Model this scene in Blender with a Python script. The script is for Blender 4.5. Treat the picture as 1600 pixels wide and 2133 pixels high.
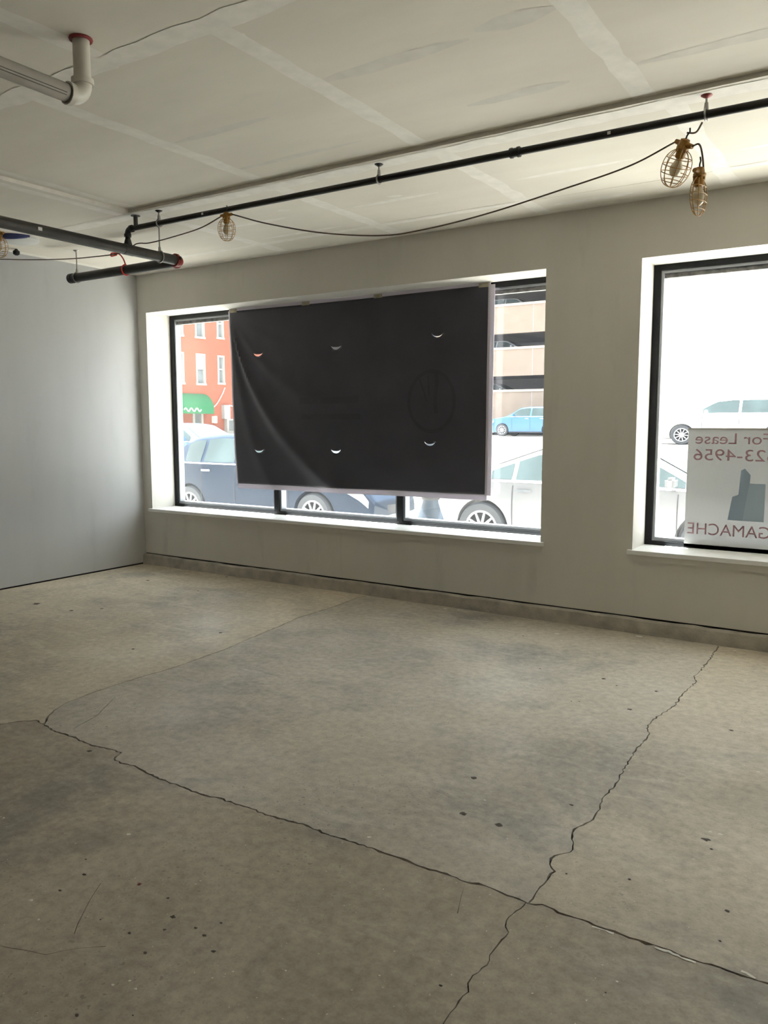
import bpy, bmesh, math, random
from mathutils import Vector, Matrix
from mathutils.geometry import delaunay_2d_cdt

PI = math.pi
rnd = random.Random(7)
scn = bpy.context.scene
col = scn.collection
for o in list(bpy.data.objects):
    bpy.data.objects.remove(o)

# ------------------------------------------------------------------ camera
F_PX, YAW, PITCH, ROLL = 1664.2, -0.5788, -0.1127, -0.0008
CAM = Vector((6.9591, -5.848, 1.55))
fw = Vector((math.sin(YAW) * math.cos(PITCH), math.cos(YAW) * math.cos(PITCH), math.sin(PITCH)))
rt = Vector((math.cos(YAW), -math.sin(YAW), 0))
up = rt.cross(fw)
r2 = rt * math.cos(ROLL) + up * math.sin(ROLL)
u2 = up * math.cos(ROLL) - rt * math.sin(ROLL)
cd = bpy.data.cameras.new('camera')
cam = bpy.data.objects.new('camera', cd)
col.objects.link(cam)
cam.matrix_world = Matrix(((r2.x, u2.x, -fw.x, CAM.x), (r2.y, u2.y, -fw.y, CAM.y), (r2.z, u2.z, -fw.z, CAM.z), (0, 0, 0, 1)))
cd.sensor_fit = 'HORIZONTAL'
cd.sensor_width = 36.0
cd.lens = F_PX / 1600 * 36.0
cd.clip_start, cd.clip_end = 0.05, 400
scn.camera = cam

# ------------------------------------------------------------------ sky, sun, exposure
world = bpy.data.worlds.new('sky')
scn.world = world
world.use_nodes = True
wn = world.node_tree
wbg = wn.nodes['Background']
wbg.inputs['Color'].default_value = (0.95, 0.975, 1.0, 1)
wbg.inputs['Strength'].default_value = 2.9
sd = bpy.data.lights.new('sun', 'SUN')
sd.energy = 42.0
sd.angle = math.radians(0.6)
sd.color = (1.0, 0.97, 0.93)
sun = bpy.data.objects.new('sun', sd)
col.objects.link(sun)
to_sun = Vector((-0.12, 0.14, 1.0)).normalized()
sun.rotation_euler = to_sun.to_track_quat('Z', 'Y').to_euler()
scn.view_settings.view_transform = 'Standard'
scn.view_settings.look = 'None'
scn.view_settings.gamma = 1.0
scn.view_settings.use_curve_mapping = False
scn.view_settings.exposure = 1.05
scn.cycles.max_bounces = 16
scn.cycles.diffuse_bounces = 12
scn.cycles.transparent_max_bounces = 12


# ------------------------------------------------------------------ materials
def nodes_of(m):
    m.use_nodes = True
    return m.node_tree, m.node_tree.nodes['Principled BSDF']


def mat(name, c, rough=0.6, metal=0.0, var=0.0, scale=6.0, bump=0.0, bscale=60.0, spec=0.5, coat=0.0):
    m = bpy.data.materials.new(name)
    nt, b = nodes_of(m)
    b.inputs['Base Color'].default_value = (*c, 1)
    b.inputs['Roughness'].default_value = rough
    b.inputs['Metallic'].default_value = metal
    b.inputs['Specular IOR Level'].default_value = spec
    b.inputs['Coat Weight'].default_value = coat
    tc = nt.nodes.new('ShaderNodeTexCoord')
    n = nt.nodes.new('ShaderNodeTexNoise')
    n.inputs['Scale'].default_value = scale
    n.inputs['Detail'].default_value = 5
    nt.links.new(tc.outputs['Object'], n.inputs['Vector'])
    rp = nt.nodes.new('ShaderNodeValToRGB')
    v = max(var, 0.02)
    rp.color_ramp.elements[0].position = 0.3
    rp.color_ramp.elements[1].position = 0.7
    rp.color_ramp.elements[0].color = (*[max(0, k * (1 - v)) for k in c], 1)
    rp.color_ramp.elements[1].color = (*[min(1, k * (1 + v)) for k in c], 1)
    nt.links.new(n.outputs['Fac'], rp.inputs['Fac'])
    nt.links.new(rp.outputs['Color'], b.inputs['Base Color'])
    if bump:
        n2 = nt.nodes.new('ShaderNodeTexNoise')
        n2.inputs['Scale'].default_value = bscale
        n2.inputs['Detail'].default_value = 4
        nt.links.new(tc.outputs['Object'], n2.inputs['Vector'])
        bp = nt.nodes.new('ShaderNodeBump')
        bp.inputs['Strength'].default_value = bump
        bp.inputs['Distance'].default_value = 0.01
        nt.links.new(n2.outputs['Fac'], bp.inputs['Height'])
        nt.links.new(bp.outputs['Normal'], b.inputs['Normal'])
    return m


def mix_node(nt, fac, a, b, blend='MIX'):
    x = nt.nodes.new('ShaderNodeMix')
    x.data_type = 'RGBA'
    x.blend_type = blend
    for sock, val in ((x.inputs[0], fac), (x.inputs[6], a), (x.inputs[7], b)):
        if hasattr(val, 'links'):
            nt.links.new(val, sock)
        elif isinstance(val, (int, float)):
            sock.default_value = val
        else:
            sock.default_value = (*val, 1)
    return x.outputs[2]


def noise(nt, vec, scale, detail=5, lo=0.35, hi=0.65, rough=0.55, dist=0.0):
    n = nt.nodes.new('ShaderNodeTexNoise')
    n.inputs['Scale'].default_value = scale
    n.inputs['Detail'].default_value = detail
    n.inputs['Roughness'].default_value = rough
    n.inputs['Distortion'].default_value = dist
    nt.links.new(vec, n.inputs['Vector'])
    mr = nt.nodes.new('ShaderNodeMapRange')
    mr.inputs[1].default_value = lo
    mr.inputs[2].default_value = hi
    nt.links.new(n.outputs['Fac'], mr.inputs[0])
    return mr.outputs[0]


def mapping(nt, vec, scale, loc=(0, 0, 0)):
    mp = nt.nodes.new('ShaderNodeMapping')
    mp.inputs['Scale'].default_value = scale
    mp.inputs['Location'].default_value = loc
    nt.links.new(vec, mp.inputs['Vector'])
    return mp.outputs[0]


def concrete_mat(k=(1, 1, 1), name='worn_concrete'):
    def T(c):
        return tuple(a * b for a, b in zip(c, k))
    m = bpy.data.materials.new(name)
    nt, b = nodes_of(m)
    tc = nt.nodes.new('ShaderNodeTexCoord')
    v = tc.outputs['Object']
    base = mix_node(nt, noise(nt, v, 0.55, 6, 0.35, 0.65, 0.6, 0.6), T((0.37, 0.33, 0.265)), T((0.56, 0.505, 0.415)))
    # broad grey trowel blotches
    c2 = mix_node(nt, noise(nt, mapping(nt, v, (1, 1, 1), (0.9, 0.35, 0)), 1.1, 6, 0.5, 0.74, 0.68, 0.5), base, T((0.27, 0.26, 0.235)))
    # cloudy streaks
    st = mapping(nt, v, (1.2, 3.2, 1))
    c3 = mix_node(nt, noise(nt, st, 2.2, 6, 0.5, 0.8, 0.65, 0.8), c2, T((0.56, 0.52, 0.44)))
    # fine grain
    g = noise(nt, v, 24, 8, 0.3, 0.62, 0.75)
    c4 = mix_node(nt, g, mix_node(nt, 1.0, c3, (0.72, 0.71, 0.70), 'MULTIPLY'), mix_node(nt, 1.0, c3, (1.14, 1.14, 1.14), 'MULTIPLY'))
    # peppered dark pits, in patches
    pt = noise(nt, v, 48, 3, 0.60, 0.68)
    pm = noise(nt, v, 1.1, 5, 0.42, 0.62)
    mm = nt.nodes.new('ShaderNodeMath')
    mm.operation = 'MULTIPLY'
    nt.links.new(pt, mm.inputs[0])
    nt.links.new(pm, mm.inputs[1])
    m2 = nt.nodes.new('ShaderNodeMath')
    m2.operation = 'MULTIPLY'
    m2.inputs[1].default_value = 0.6
    nt.links.new(mm.outputs[0], m2.inputs[0])
    c5 = mix_node(nt, m2.outputs[0], c4, (0.14, 0.125, 0.1))
    # pale paint dust
    ds = noise(nt, v, 90, 1, 0.74, 0.78)
    c6 = mix_node(nt, ds, c5, (0.66, 0.63, 0.56))
    nt.links.new(c6, b.inputs['Base Color'])
    rr = nt.nodes.new('ShaderNodeMapRange')
    rr.inputs[3].default_value = 0.55
    rr.inputs[4].default_value = 0.72
    nt.links.new(noise(nt, v, 1.7, 5), rr.inputs[0])
    nt.links.new(rr.outputs[0], b.inputs['Roughness'])
    b.inputs['Specular IOR Level'].default_value = 0.35
    n2 = nt.nodes.new('ShaderNodeTexNoise')
    n2.inputs['Scale'].default_value = 45
    n2.inputs['Detail'].default_value = 5
    nt.links.new(v, n2.inputs['Vector'])
    bp = nt.nodes.new('ShaderNodeBump')
    bp.inputs['Strength'].default_value = 0.25
    bp.inputs['Distance'].default_value = 0.004
    nt.links.new(n2.outputs['Fac'], bp.inputs['Height'])
    nt.links.new(bp.outputs['Normal'], b.inputs['Normal'])
    return m


def drywall_mat(name, c, mott, smudge):
    m = bpy.data.materials.new(name)
    nt, b = nodes_of(m)
    tc = nt.nodes.new('ShaderNodeTexCoord')
    v = tc.outputs['Object']
    vs = mapping(nt, v, (1.0, 1.0, 0.22))
    c1 = mix_node(nt, noise(nt, vs, 2.6, 5, 0.35, 0.7), c, mott)
    c2 = mix_node(nt, noise(nt, vs, 5.0, 4, 0.6, 0.85), c1, smudge)
    nt.links.new(c2, b.inputs['Base Color'])
    b.inputs['Roughness'].default_value = 0.75
    b.inputs['Specular IOR Level'].default_value = 0.25
    return m


def ceiling_board_mat():
    m = bpy.data.materials.new('ceiling_board')
    nt, b = nodes_of(m)
    tc = nt.nodes.new('ShaderNodeTexCoord')
    v = tc.outputs['Object']
    vs = mapping(nt, v, (0.5, 1.6, 1))
    c1 = mix_node(nt, noise(nt, vs, 2.0, 5), (0.69, 0.65, 0.57), (0.74, 0.705, 0.62))
    c2 = mix_node(nt, noise(nt, vs, 3.4, 4, 0.66, 0.85), c1, (0.63, 0.60, 0.53))
    nt.links.new(c2, b.inputs['Base Color'])
    b.inputs['Roughness'].default_value = 0.8
    b.inputs['Specular IOR Level'].default_value = 0.2
    return m


def glass_mat(name, refl=0.05, dust=0.006, tint=(0.93, 0.96, 0.96)):
    m = bpy.data.materials.new(name)
    m.use_nodes = True
    nt = m.node_tree
    nt.nodes.clear()
    out = nt.nodes.new('ShaderNodeOutputMaterial')
    tr = nt.nodes.new('ShaderNodeBsdfTransparent')
    tr.inputs['Color'].default_value = (*tint, 1)
    gl = nt.nodes.new('ShaderNodeBsdfGlossy')
    gl.inputs['Roughness'].default_value = 0.02
    tl = nt.nodes.new('ShaderNodeBsdfTranslucent')
    tl.inputs['Color'].default_value = (0.85, 0.9, 0.95, 1)
    tc = nt.nodes.new('ShaderNodeTexCoord')
    fac = noise(nt, tc.outputs['Object'], 2.0, 5, 0.2, 0.8)
    mu = nt.nodes.new('ShaderNodeMath')
    mu.operation = 'MULTIPLY_ADD'
    mu.inputs[1].default_value = dust
    mu.inputs[2].default_value = dust * 0.6
    nt.links.new(fac, mu.inputs[0])
    m1 = nt.nodes.new('ShaderNodeMixShader')
    nt.links.new(mu.outputs[0], m1.inputs[0])
    nt.links.new(tr.outputs[0], m1.inputs[1])
    nt.links.new(tl.outputs[0], m1.inputs[2])
    m2 = nt.nodes.new('ShaderNodeMixShader')
    m2.inputs[0].default_value = refl
    nt.links.new(m1.outputs[0], m2.inputs[1])
    nt.links.new(gl.outputs[0], m2.inputs[2])
    nt.links.new(m2.outputs[0], out.inputs['Surface'])
    return m


def brick_mat():
    m = bpy.data.materials.new('red_brick')
    nt, b = nodes_of(m)
    tc = nt.nodes.new('ShaderNodeTexCoord')
    sp = nt.nodes.new('ShaderNodeSeparateXYZ')
    cb = nt.nodes.new('ShaderNodeCombineXYZ')
    nt.links.new(tc.outputs['Object'], sp.inputs[0])
    nt.links.new(sp.outputs['Y'], cb.inputs['X'])
    nt.links.new(sp.outputs['Z'], cb.inputs['Y'])
    bt = nt.nodes.new('ShaderNodeTexBrick')
    bt.inputs['Scale'].default_value = 4.0
    bt.inputs['Color1'].default_value = (0.30, 0.088, 0.050, 1)
    bt.inputs['Color2'].default_value = (0.26, 0.075, 0.043, 1)
    bt.inputs['Mortar'].default_value = (0.27, 0.10, 0.065, 1)
    bt.inputs['Mortar Size'].default_value = 0.02
    nt.links.new(cb.outputs[0], bt.inputs['Vector'])
    nt.links.new(bt.outputs['Color'], b.inputs['Base Color'])
    b.inputs['Roughness'].default_value = 0.85
    return m


def sign_mat():
    m = bpy.data.materials.new('corrugated_plastic')
    nt, b = nodes_of(m)
    b.inputs['Base Color'].default_value = (0.66, 0.66, 0.66, 1)
    b.inputs['Roughness'].default_value = 0.5
    tc = nt.nodes.new('ShaderNodeTexCoord')
    w = nt.nodes.new('ShaderNodeTexWave')
    w.inputs['Scale'].default_value = 60
    nt.links.new(tc.outputs['Object'], w.inputs['Vector'])
    c = mix_node(nt, w.outputs['Fac'], (0.50, 0.51, 0.51), (0.57, 0.57, 0.57))
    nt.links.new(c, b.inputs['Base Color'])
    # thin translucent sheet: some daylight comes through
    tl = nt.nodes.new('ShaderNodeBsdfTranslucent')
    nt.links.new(c, tl.inputs['Color'])
    mx = nt.nodes.new('ShaderNodeMixShader')
    mx.inputs[0].default_value = 0.28
    nt.links.new(b.outputs[0], mx.inputs[1])
    nt.links.new(tl.outputs[0], mx.inputs[2])
    nt.links.new(mx.outputs[0], nt.nodes['Material Output'].inputs['Surface'])
    return m


def hem_mat():
    m = bpy.data.materials.new('white_banner_hem')
    nt, b = nodes_of(m)
    b.inputs['Base Color'].default_value = (0.62, 0.58, 0.64, 1)
    b.inputs['Roughness'].default_value = 0.5
    tl = nt.nodes.new('ShaderNodeBsdfTranslucent')
    tl.inputs['Color'].default_value = (0.75, 0.72, 0.78, 1)
    mx = nt.nodes.new('ShaderNodeMixShader')
    mx.inputs[0].default_value = 0.2
    nt.links.new(b.outputs[0], mx.inputs[1])
    nt.links.new(tl.outputs[0], mx.inputs[2])
    nt.links.new(mx.outputs[0], nt.nodes['Material Output'].inputs['Surface'])
    return m


M = {
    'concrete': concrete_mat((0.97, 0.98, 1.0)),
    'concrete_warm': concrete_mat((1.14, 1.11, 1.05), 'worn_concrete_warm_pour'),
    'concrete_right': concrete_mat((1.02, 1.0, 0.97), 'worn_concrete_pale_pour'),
    'concrete_dark': concrete_mat((0.80, 0.775, 0.745), 'worn_concrete_dark_pour'),  # near slabs: slightly darker pour, deepened to stand in for light falloff
    'crack_bed': mat('crack_bed', (0.035, 0.03, 0.024), 0.9, var=0.3),
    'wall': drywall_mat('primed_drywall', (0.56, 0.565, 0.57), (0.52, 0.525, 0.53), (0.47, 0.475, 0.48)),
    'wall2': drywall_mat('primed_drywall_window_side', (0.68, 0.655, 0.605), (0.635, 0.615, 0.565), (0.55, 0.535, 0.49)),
    'block': mat('grey_block', (0.24, 0.235, 0.22), 0.85, var=0.1, scale=3),
    'board': ceiling_board_mat(),
    'tape': mat('joint_compound', (0.78, 0.75, 0.685), 0.85, var=0.06, scale=14),
    'tape_grey': mat('thin_joint_compound', (0.65, 0.62, 0.56), 0.85, var=0.06, scale=9),
    'white_trim': mat('white_painted_sill', (0.82, 0.82, 0.80), 0.45, var=0.03),
    'curb': mat('curb_concrete', (0.44, 0.41, 0.35), 0.8, var=0.2, scale=9, bump=0.4),
    'black_frame': mat('black_aluminium', (0.010, 0.011, 0.013), 0.5, var=0.1, spec=0.2),
    'grey_frame': mat('grey_aluminium', (0.30, 0.31, 0.33), 0.35, metal=0.6, var=0.1),
    'caulk': mat('old_sealant', (0.17, 0.165, 0.16), 0.7, var=0.5, scale=22),
    'glass': glass_mat('window_glass'),
    'banner': mat('dark_vinyl', (0.056, 0.055, 0.069), 0.5, var=0.12, scale=3.0, spec=0.45),
    'banner_ink': mat('print_show_through', (0.045, 0.044, 0.056), 0.5, var=0.1, spec=0.45),
    'hem': hem_mat(),
    'paper_tape': mat('masking_tape', (0.42, 0.37, 0.26), 0.7, var=0.2, scale=20),
    'sign': sign_mat(),
    'sign_edge': mat('sign_edge', (0.42, 0.40, 0.38), 0.6),
    'sign_red': mat('sign_red_ink', (0.42, 0.25, 0.28), 0.5),
    'sign_blue': mat('sign_blue_ink', (0.30, 0.38, 0.47), 0.5),
    'sign_blue2': mat('sign_pale_blue_ink', (0.37, 0.46, 0.54), 0.5),
    'black_pipe': mat('black_steel_pipe', (0.012, 0.011, 0.010), 0.45, metal=0.2, var=0.3, scale=12),
    'dusty_pipe': mat('dusty_steel_pipe', (0.040, 0.037, 0.031), 0.55, metal=0.2, var=0.3, scale=9),
    'galv': mat('galvanised_steel', (0.35, 0.34, 0.31), 0.4, metal=0.8, var=0.15),
    'red': mat('red_primer', (0.30, 0.035, 0.028), 0.55, var=0.3),
    'red_seal': mat('red_firestop', (0.24, 0.03, 0.03), 0.7, var=0.3),
    'red_wire': mat('red_tape', (0.75, 0.05, 0.04), 0.5, var=0.1),
    'pvc': mat('white_pvc', (0.60, 0.57, 0.50), 0.4, var=0.06),
    'pvc_sleeve': mat('grey_pipe_sleeve', (0.38, 0.355, 0.31), 0.6, var=0.1),
    'pvc_print': mat('pipe_print', (0.12, 0.11, 0.09), 0.7),
    'cable': mat('brown_cable', (0.10, 0.065, 0.035), 0.6, var=0.2),
    'socket': mat('amber_plastic', (0.33, 0.16, 0.022), 0.45, var=0.1),
    'cage': mat('yellow_cage_wire', (0.40, 0.235, 0.065), 0.45, var=0.1),
    'bulb': mat('frosted_bulb', (0.62, 0.55, 0.40), 0.25, var=0.03),
    'blue': mat('blue_plastic', (0.03, 0.045, 0.17), 0.4),
    'white_plastic': mat('white_plastic', (0.66, 0.66, 0.64), 0.4),
    'black': mat('black_rubber', (0.010, 0.010, 0.012), 0.6),
    'dark_stain': mat('dark_stain', (0.075, 0.062, 0.048), 0.8, var=0.3, scale=60),
    'red_stain': mat('rust_red_stain', (0.17, 0.04, 0.02), 0.8, var=0.2, scale=60),
    'white_fleck': mat('white_paint_fleck', (0.70, 0.68, 0.62), 0.7, var=0.1, scale=60),
    # outdoors
    'asphalt': mat('asphalt', (0.20, 0.19, 0.175), 0.9, var=0.12, scale=1.5),
    'sidewalk': mat('sidewalk_concrete', (0.39, 0.375, 0.35), 0.85, var=0.12, scale=3),
    'lane': mat('pale_lane_concrete', (0.46, 0.44, 0.405), 0.85, var=0.1, scale=3),
    'kerb': mat('granite_kerb', (0.36, 0.35, 0.33), 0.8, var=0.15, scale=12),
    'brick': brick_mat(),
    'white_wood': mat('white_painted_wood', (0.36, 0.35, 0.32), 0.6),
    'dark_pane': mat('window_pane', (0.16, 0.18, 0.19), 0.15, var=0.25, scale=1.4, spec=0.6),
    'blind': mat('pale_blind', (0.55, 0.55, 0.52), 0.7),
    'awning': mat('green_canvas', (0.006, 0.13, 0.045), 0.75, var=0.08),
    'lettering': mat('white_lettering', (0.7, 0.72, 0.66), 0.7),
    'grey_metal': mat('grey_metal_box', (0.33, 0.33, 0.31), 0.6),
    'garage': mat('precast_concrete', (0.20, 0.155, 0.122), 0.85, var=0.09, scale=2.0),
    'garage_cap': mat('precast_cap', (0.30, 0.26, 0.21), 0.85, var=0.05),
    'deck': mat('garage_deck', (0.34, 0.32, 0.34), 0.9, var=0.1),
    'rear_wall': mat('facade_stone', (0.42, 0.40, 0.37), 0.85, var=0.1, scale=1.2),
    'roof': mat('roof_membrane', (0.25, 0.25, 0.25), 0.9),
    'post': mat('lamp_post_paint', (0.03, 0.042, 0.058), 0.5, var=0.1),
    'tyre': mat('tyre_rubber', (0.035, 0.038, 0.044), 0.75, var=0.1),
    'rim': mat('alloy_rim', (0.30, 0.30, 0.32), 0.35, metal=0.35, var=0.05),
    'well': mat('wheel_well', (0.02, 0.02, 0.022), 0.9),
    'car_glass': mat('tinted_car_glass', (0.035, 0.048, 0.05), 0.25, var=0.3, scale=1.2, spec=0.12),
    'seam': mat('door_seam', (0.03, 0.03, 0.035), 0.7),
    'chrome': mat('chrome', (0.7, 0.7, 0.7), 0.15, metal=0.9),
    'lamp_clear': mat('headlamp_lens', (0.55, 0.58, 0.6), 0.1),
    'lamp_red': mat('tail_lamp_lens', (0.32, 0.02, 0.02), 0.2),
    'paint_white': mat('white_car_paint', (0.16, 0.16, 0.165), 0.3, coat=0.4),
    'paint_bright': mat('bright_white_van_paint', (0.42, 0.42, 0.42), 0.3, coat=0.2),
    'paint_slate': mat('slate_blue_car_paint', (0.008, 0.016, 0.031), 0.4, coat=0.05, spec=0.15),
    'paint_blue': mat('mid_blue_car_paint', (0.05, 0.11, 0.23), 0.25, coat=0.5),
    'paint_sky': mat('light_blue_car_paint', (0.022, 0.105, 0.27), 0.25, coat=0.5),
    'paint_silver': mat('silver_car_paint', (0.24, 0.245, 0.27), 0.25, coat=0.4),
}


# ------------------------------------------------------------------ helpers
class MB:
    """collects shapes, becomes one mesh object"""

    def __init__(self):
        self.v, self.f = [], []

    def add(self, vs, fs):
        n = len(self.v)
        self.v += [tuple(p) for p in vs]
        self.f += [tuple(i + n for i in q) for q in fs]
        return self

    def box(self, x0, x1, y0, y1, z0, z1):
        vs = [(x0, y0, z0), (x1, y0, z0), (x1, y1, z0), (x0, y1, z0), (x0, y0, z1), (x1, y0, z1), (x1, y1, z1), (x0, y1, z1)]
        return self.add(vs, [(0, 3, 2, 1), (4, 5, 6, 7), (0, 1, 5, 4), (1, 2, 6, 5), (2, 3, 7, 6), (3, 0, 4, 7)])

    def tube(self, pts, r, n=12, closed=False, caps=True):
        pts = [Vector(p) for p in pts]
        rs = r if isinstance(r, (list, tuple)) else [r] * len(pts)
        L = len(pts)
        rings = []
        nrm = None
        for i, p in enumerate(pts):
            if closed:
                t = (pts[(i + 1) % L] - pts[i - 1]).normalized()
            else:
                t = (pts[min(i + 1, L - 1)] - pts[max(i - 1, 0)]).normalized()
            if nrm is None:
                a = Vector((0, 0, 1)) if abs(t.z) < 0.9 else Vector((1, 0, 0))
                nrm = t.cross(a).normalized()
            else:
                nrm = (nrm - t * nrm.dot(t)).normalized()
            bn = t.cross(nrm)
            rings.append([p + (nrm * math.cos(2 * PI * k / n) + bn * math.sin(2 * PI * k / n)) * rs[i] for k in range(n)])
        vs = [q for rg in rings for q in rg]
        fs = []
        for i in range(L if closed else L - 1):
            j = (i + 1) % L
            for k in range(n):
                fs.append((i * n + k, i * n + (k + 1) % n, j * n + (k + 1) % n, j * n + k))
        if caps and not closed:
            fs.append(tuple(range(n - 1, -1, -1)))
            fs.append(tuple((L - 1) * n + k for k in range(n)))
        return self.add(vs, fs)

    def lathe(self, prof, c=(0, 0, 0), axis='Z', n=24, caps=True):
        c = Vector(c)
        vs, fs = [], []
        for r, h in prof:
            for k in range(n):
                a = 2 * PI * k / n
                p = (r * math.cos(a), r * math.sin(a), h)
                if axis == 'Y':
                    p = (p[0], p[2], p[1])
                if axis == 'X':
                    p = (p[2], p[0], p[1])
                vs.append(c + Vector(p))
        m = len(prof)
        for i in range(m - 1):
            for k in range(n):
                q = (i * n + k, i * n + (k + 1) % n, (i + 1) * n + (k + 1) % n, (i + 1) * n + k)
                fs.append(q if axis != 'Y' else q[::-1])
        if caps:
            a, b = tuple(range(n - 1, -1, -1)), tuple((m - 1) * n + k for k in range(n))
            fs += [a, b] if axis != 'Y' else [a[::-1], b[::-1]]
        return self.add(vs, fs)

    def build(self, name, material, parent=None, smooth=False, bevel=0.0):
        me = bpy.data.meshes.new(name)
        me.from_pydata(self.v, [], self.f)
        me.materials.append(M[material] if isinstance(material, str) else material)
        if bevel:
            bm = bmesh.new()
            bm.from_mesh(me)
            bmesh.ops.remove_doubles(bm, verts=bm.verts, dist=1e-5)
            bmesh.ops.bevel(bm, geom=list(bm.edges), offset=bevel, segments=2, affect='EDGES', clamp_overlap=True)
            bm.to_mesh(me)
            bm.free()
        if smooth:
            for p in me.polygons:
                p.use_smooth = True
            me.set_sharp_from_angle(angle=math.radians(40))
        me.update()
        o = bpy.data.objects.new(name, me)
        col.objects.link(o)
        if parent is not None:
            attach(o, parent)
        return o


def attach(o, parent):
    """parent while keeping the world-space vertices where they are"""
    o.parent = parent
    if not parent.get('_local'):
        # accumulate the full chain
        chain, p = [], parent
        while p is not None:
            chain.append(p)
            p = p.parent
        w = Matrix.Identity(4)
        for q in reversed(chain):
            w = w @ q.matrix_parent_inverse @ q.matrix_basis
        o.matrix_parent_inverse = w.inverted()


def tag(o, label, cat, group=None):
    o['label'] = label
    o['category'] = cat
    if group:
        o['group'] = group
    return o


def struct(o, label=None):
    o['kind'] = 'structure'
    if label:
        o['label'] = label
    return o


def empty(name, loc):
    e = bpy.data.objects.new(name, None)
    e.location = loc
    e.empty_display_size = 0.1
    col.objects.link(e)
    return e


def cable_pts(ctrl, n=10):
    """Catmull-Rom through the control points"""
    P = [Vector(c) for c in ctrl]
    P = [P[0] * 2 - P[1]] + P + [P[-1] * 2 - P[-2]]
    out = []
    for i in range(1, len(P) - 2):
        for k in range(n):
            t = k / n
            a, b, c, d = P[i - 1:i + 3]
            out.append(0.5 * ((2 * b) + (c - a) * t + (2 * a - 5 * b + 4 * c - d) * t * t + (3 * b - a - 3 * c + d) * t ** 3))
    out.append(P[-2])
    return out


# ------------------------------------------------------------------ room dimensions
ZL, ZH = 3.09, 3.112               # dropped perimeter, raised main ceiling
YS, XS = -1.745, 2.01              # where the ceiling steps
XR, YB = 11.0, -8.0               # right and back walls
ZT = 2.694                        # window heads
ZS = 0.614                        # sill top
YG = 0.37                         # glass plane
YE = 0.46                         # outer face of the window wall
ZB = 0.108                        # curb top
WIN = [(0.133, 4.60), (5.3136, 9.78)]

# ---- floor: cast slabs parted by real cracks over a dark bed
C1=[(3.129,-3.608),(3.165,-3.538),(3.230,-3.471),(3.326,-3.488),(3.454,-3.512),(3.578,-3.504),(3.754,-3.524),(3.845,-3.506),(3.939,-3.498),(3.954,-3.527),(3.975,-3.564),(4.032,-3.577),(4.112,-3.562),(4.217,-3.583),(4.307,-3.593),(4.442,-3.593),(4.575,-3.597),(4.644,-3.582),(4.774,-3.577),(4.837,-3.575),(4.934,-3.578),(5.022,-3.571),(5.108,-3.559),(5.208,-3.568),(5.284,-3.564),(5.335,-3.559),(5.464,-3.562),(5.534,-3.559),(5.608,-3.566),(5.657,-3.567),(5.717,-3.556),(5.795,-3.564),(5.860,-3.548),(5.924,-3.553),(5.984,-3.555),(6.021,-3.562),(6.062,-3.542),(6.140,-3.555),(6.200,-3.548),(6.256,-3.557),(6.321,-3.553),(6.372,-3.552),(6.442,-3.551),(6.511,-3.557),(6.557,-3.554),(6.601,-3.547),(6.678,-3.550),(6.726,-3.544),(6.844,-3.548),(6.955,-3.549)]
C2=[(3.314,-3.480),(3.258,-3.428),(3.225,-3.392),(3.184,-3.335),(3.145,-3.254),(3.122,-3.131),(3.113,-3.011),(3.115,-2.827),(3.120,-2.705),(3.137,-2.570),(3.145,-2.401),(3.138,-2.206),(3.127,-1.972),(3.081,-1.682),(3.049,-1.465),(3.028,-1.277),(2.983,-1.020),(2.992,-0.784),(2.990,-0.519),(2.967,-0.204),(2.96,0.02)]
C3=[(6.021,-3.562),(6.024,-3.529),(6.019,-3.478),(6.022,-3.433),(6.023,-3.402),(6.025,-3.338),(5.994,-3.304),(5.983,-3.266),(6.002,-3.220),(6.026,-3.189),(6.013,-3.118),(5.984,-3.054),(5.988,-2.995),(6.016,-2.910),(6.010,-2.835),(5.999,-2.770),(5.992,-2.674),(5.998,-2.575),(5.988,-2.476),(5.983,-2.374),(5.976,-2.275),(5.969,-2.150),(5.968,-2.021),(5.968,-1.920),(5.938,-1.843),(5.930,-1.739),(5.942,-1.634),(5.966,-1.499),(5.976,-1.359),(5.967,-1.205),(5.979,-1.068),(5.985,-0.929),(5.954,-0.852),(5.957,-0.715),(5.960,-0.474),(5.951,-0.193),(5.944,0.03)]
C4=[(6.013,-3.56),(6.005,-3.621),(6.000,-3.683),(6.030,-3.732),(6.027,-3.777),(6.027,-3.827),(6.027,-3.860),(6.039,-3.902),(6.025,-3.963),(6.028,-3.999),(6.045,-4.028),(6.038,-4.074),(6.040,-4.125),(6.043,-4.163),(6.049,-4.237),(6.070,-4.364),(6.02,-4.9),(6.06,-5.6),(6.03,-6.4),(6.07,-7.3),(6.05,-8.02)]
H1=[(3.287,-3.015),(3.362,-3.131),(3.434,-3.240),(3.469,-3.340),(3.501,-3.443)]
H2=[(4.55,-4.72),(4.787,-4.617),(4.857,-4.592),(4.938,-4.567),(4.964,-4.530),(4.994,-4.495),(5.053,-4.446)]
H3=[(4.766,-4.244),(4.809,-4.314),(4.863,-4.387),(4.924,-4.461)]
H4=[(5.799,-3.578),(5.824,-3.653),(5.854,-3.732)]
WH=[[(6.234,-3.559),(6.264,-3.557),(6.301,-3.558)],[(6.422,-3.556),(6.463,-3.551),(6.499,-3.560),(6.539,-3.559)],[(6.655,-3.525),(6.681,-3.531),(6.694,-3.537)]]
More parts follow.
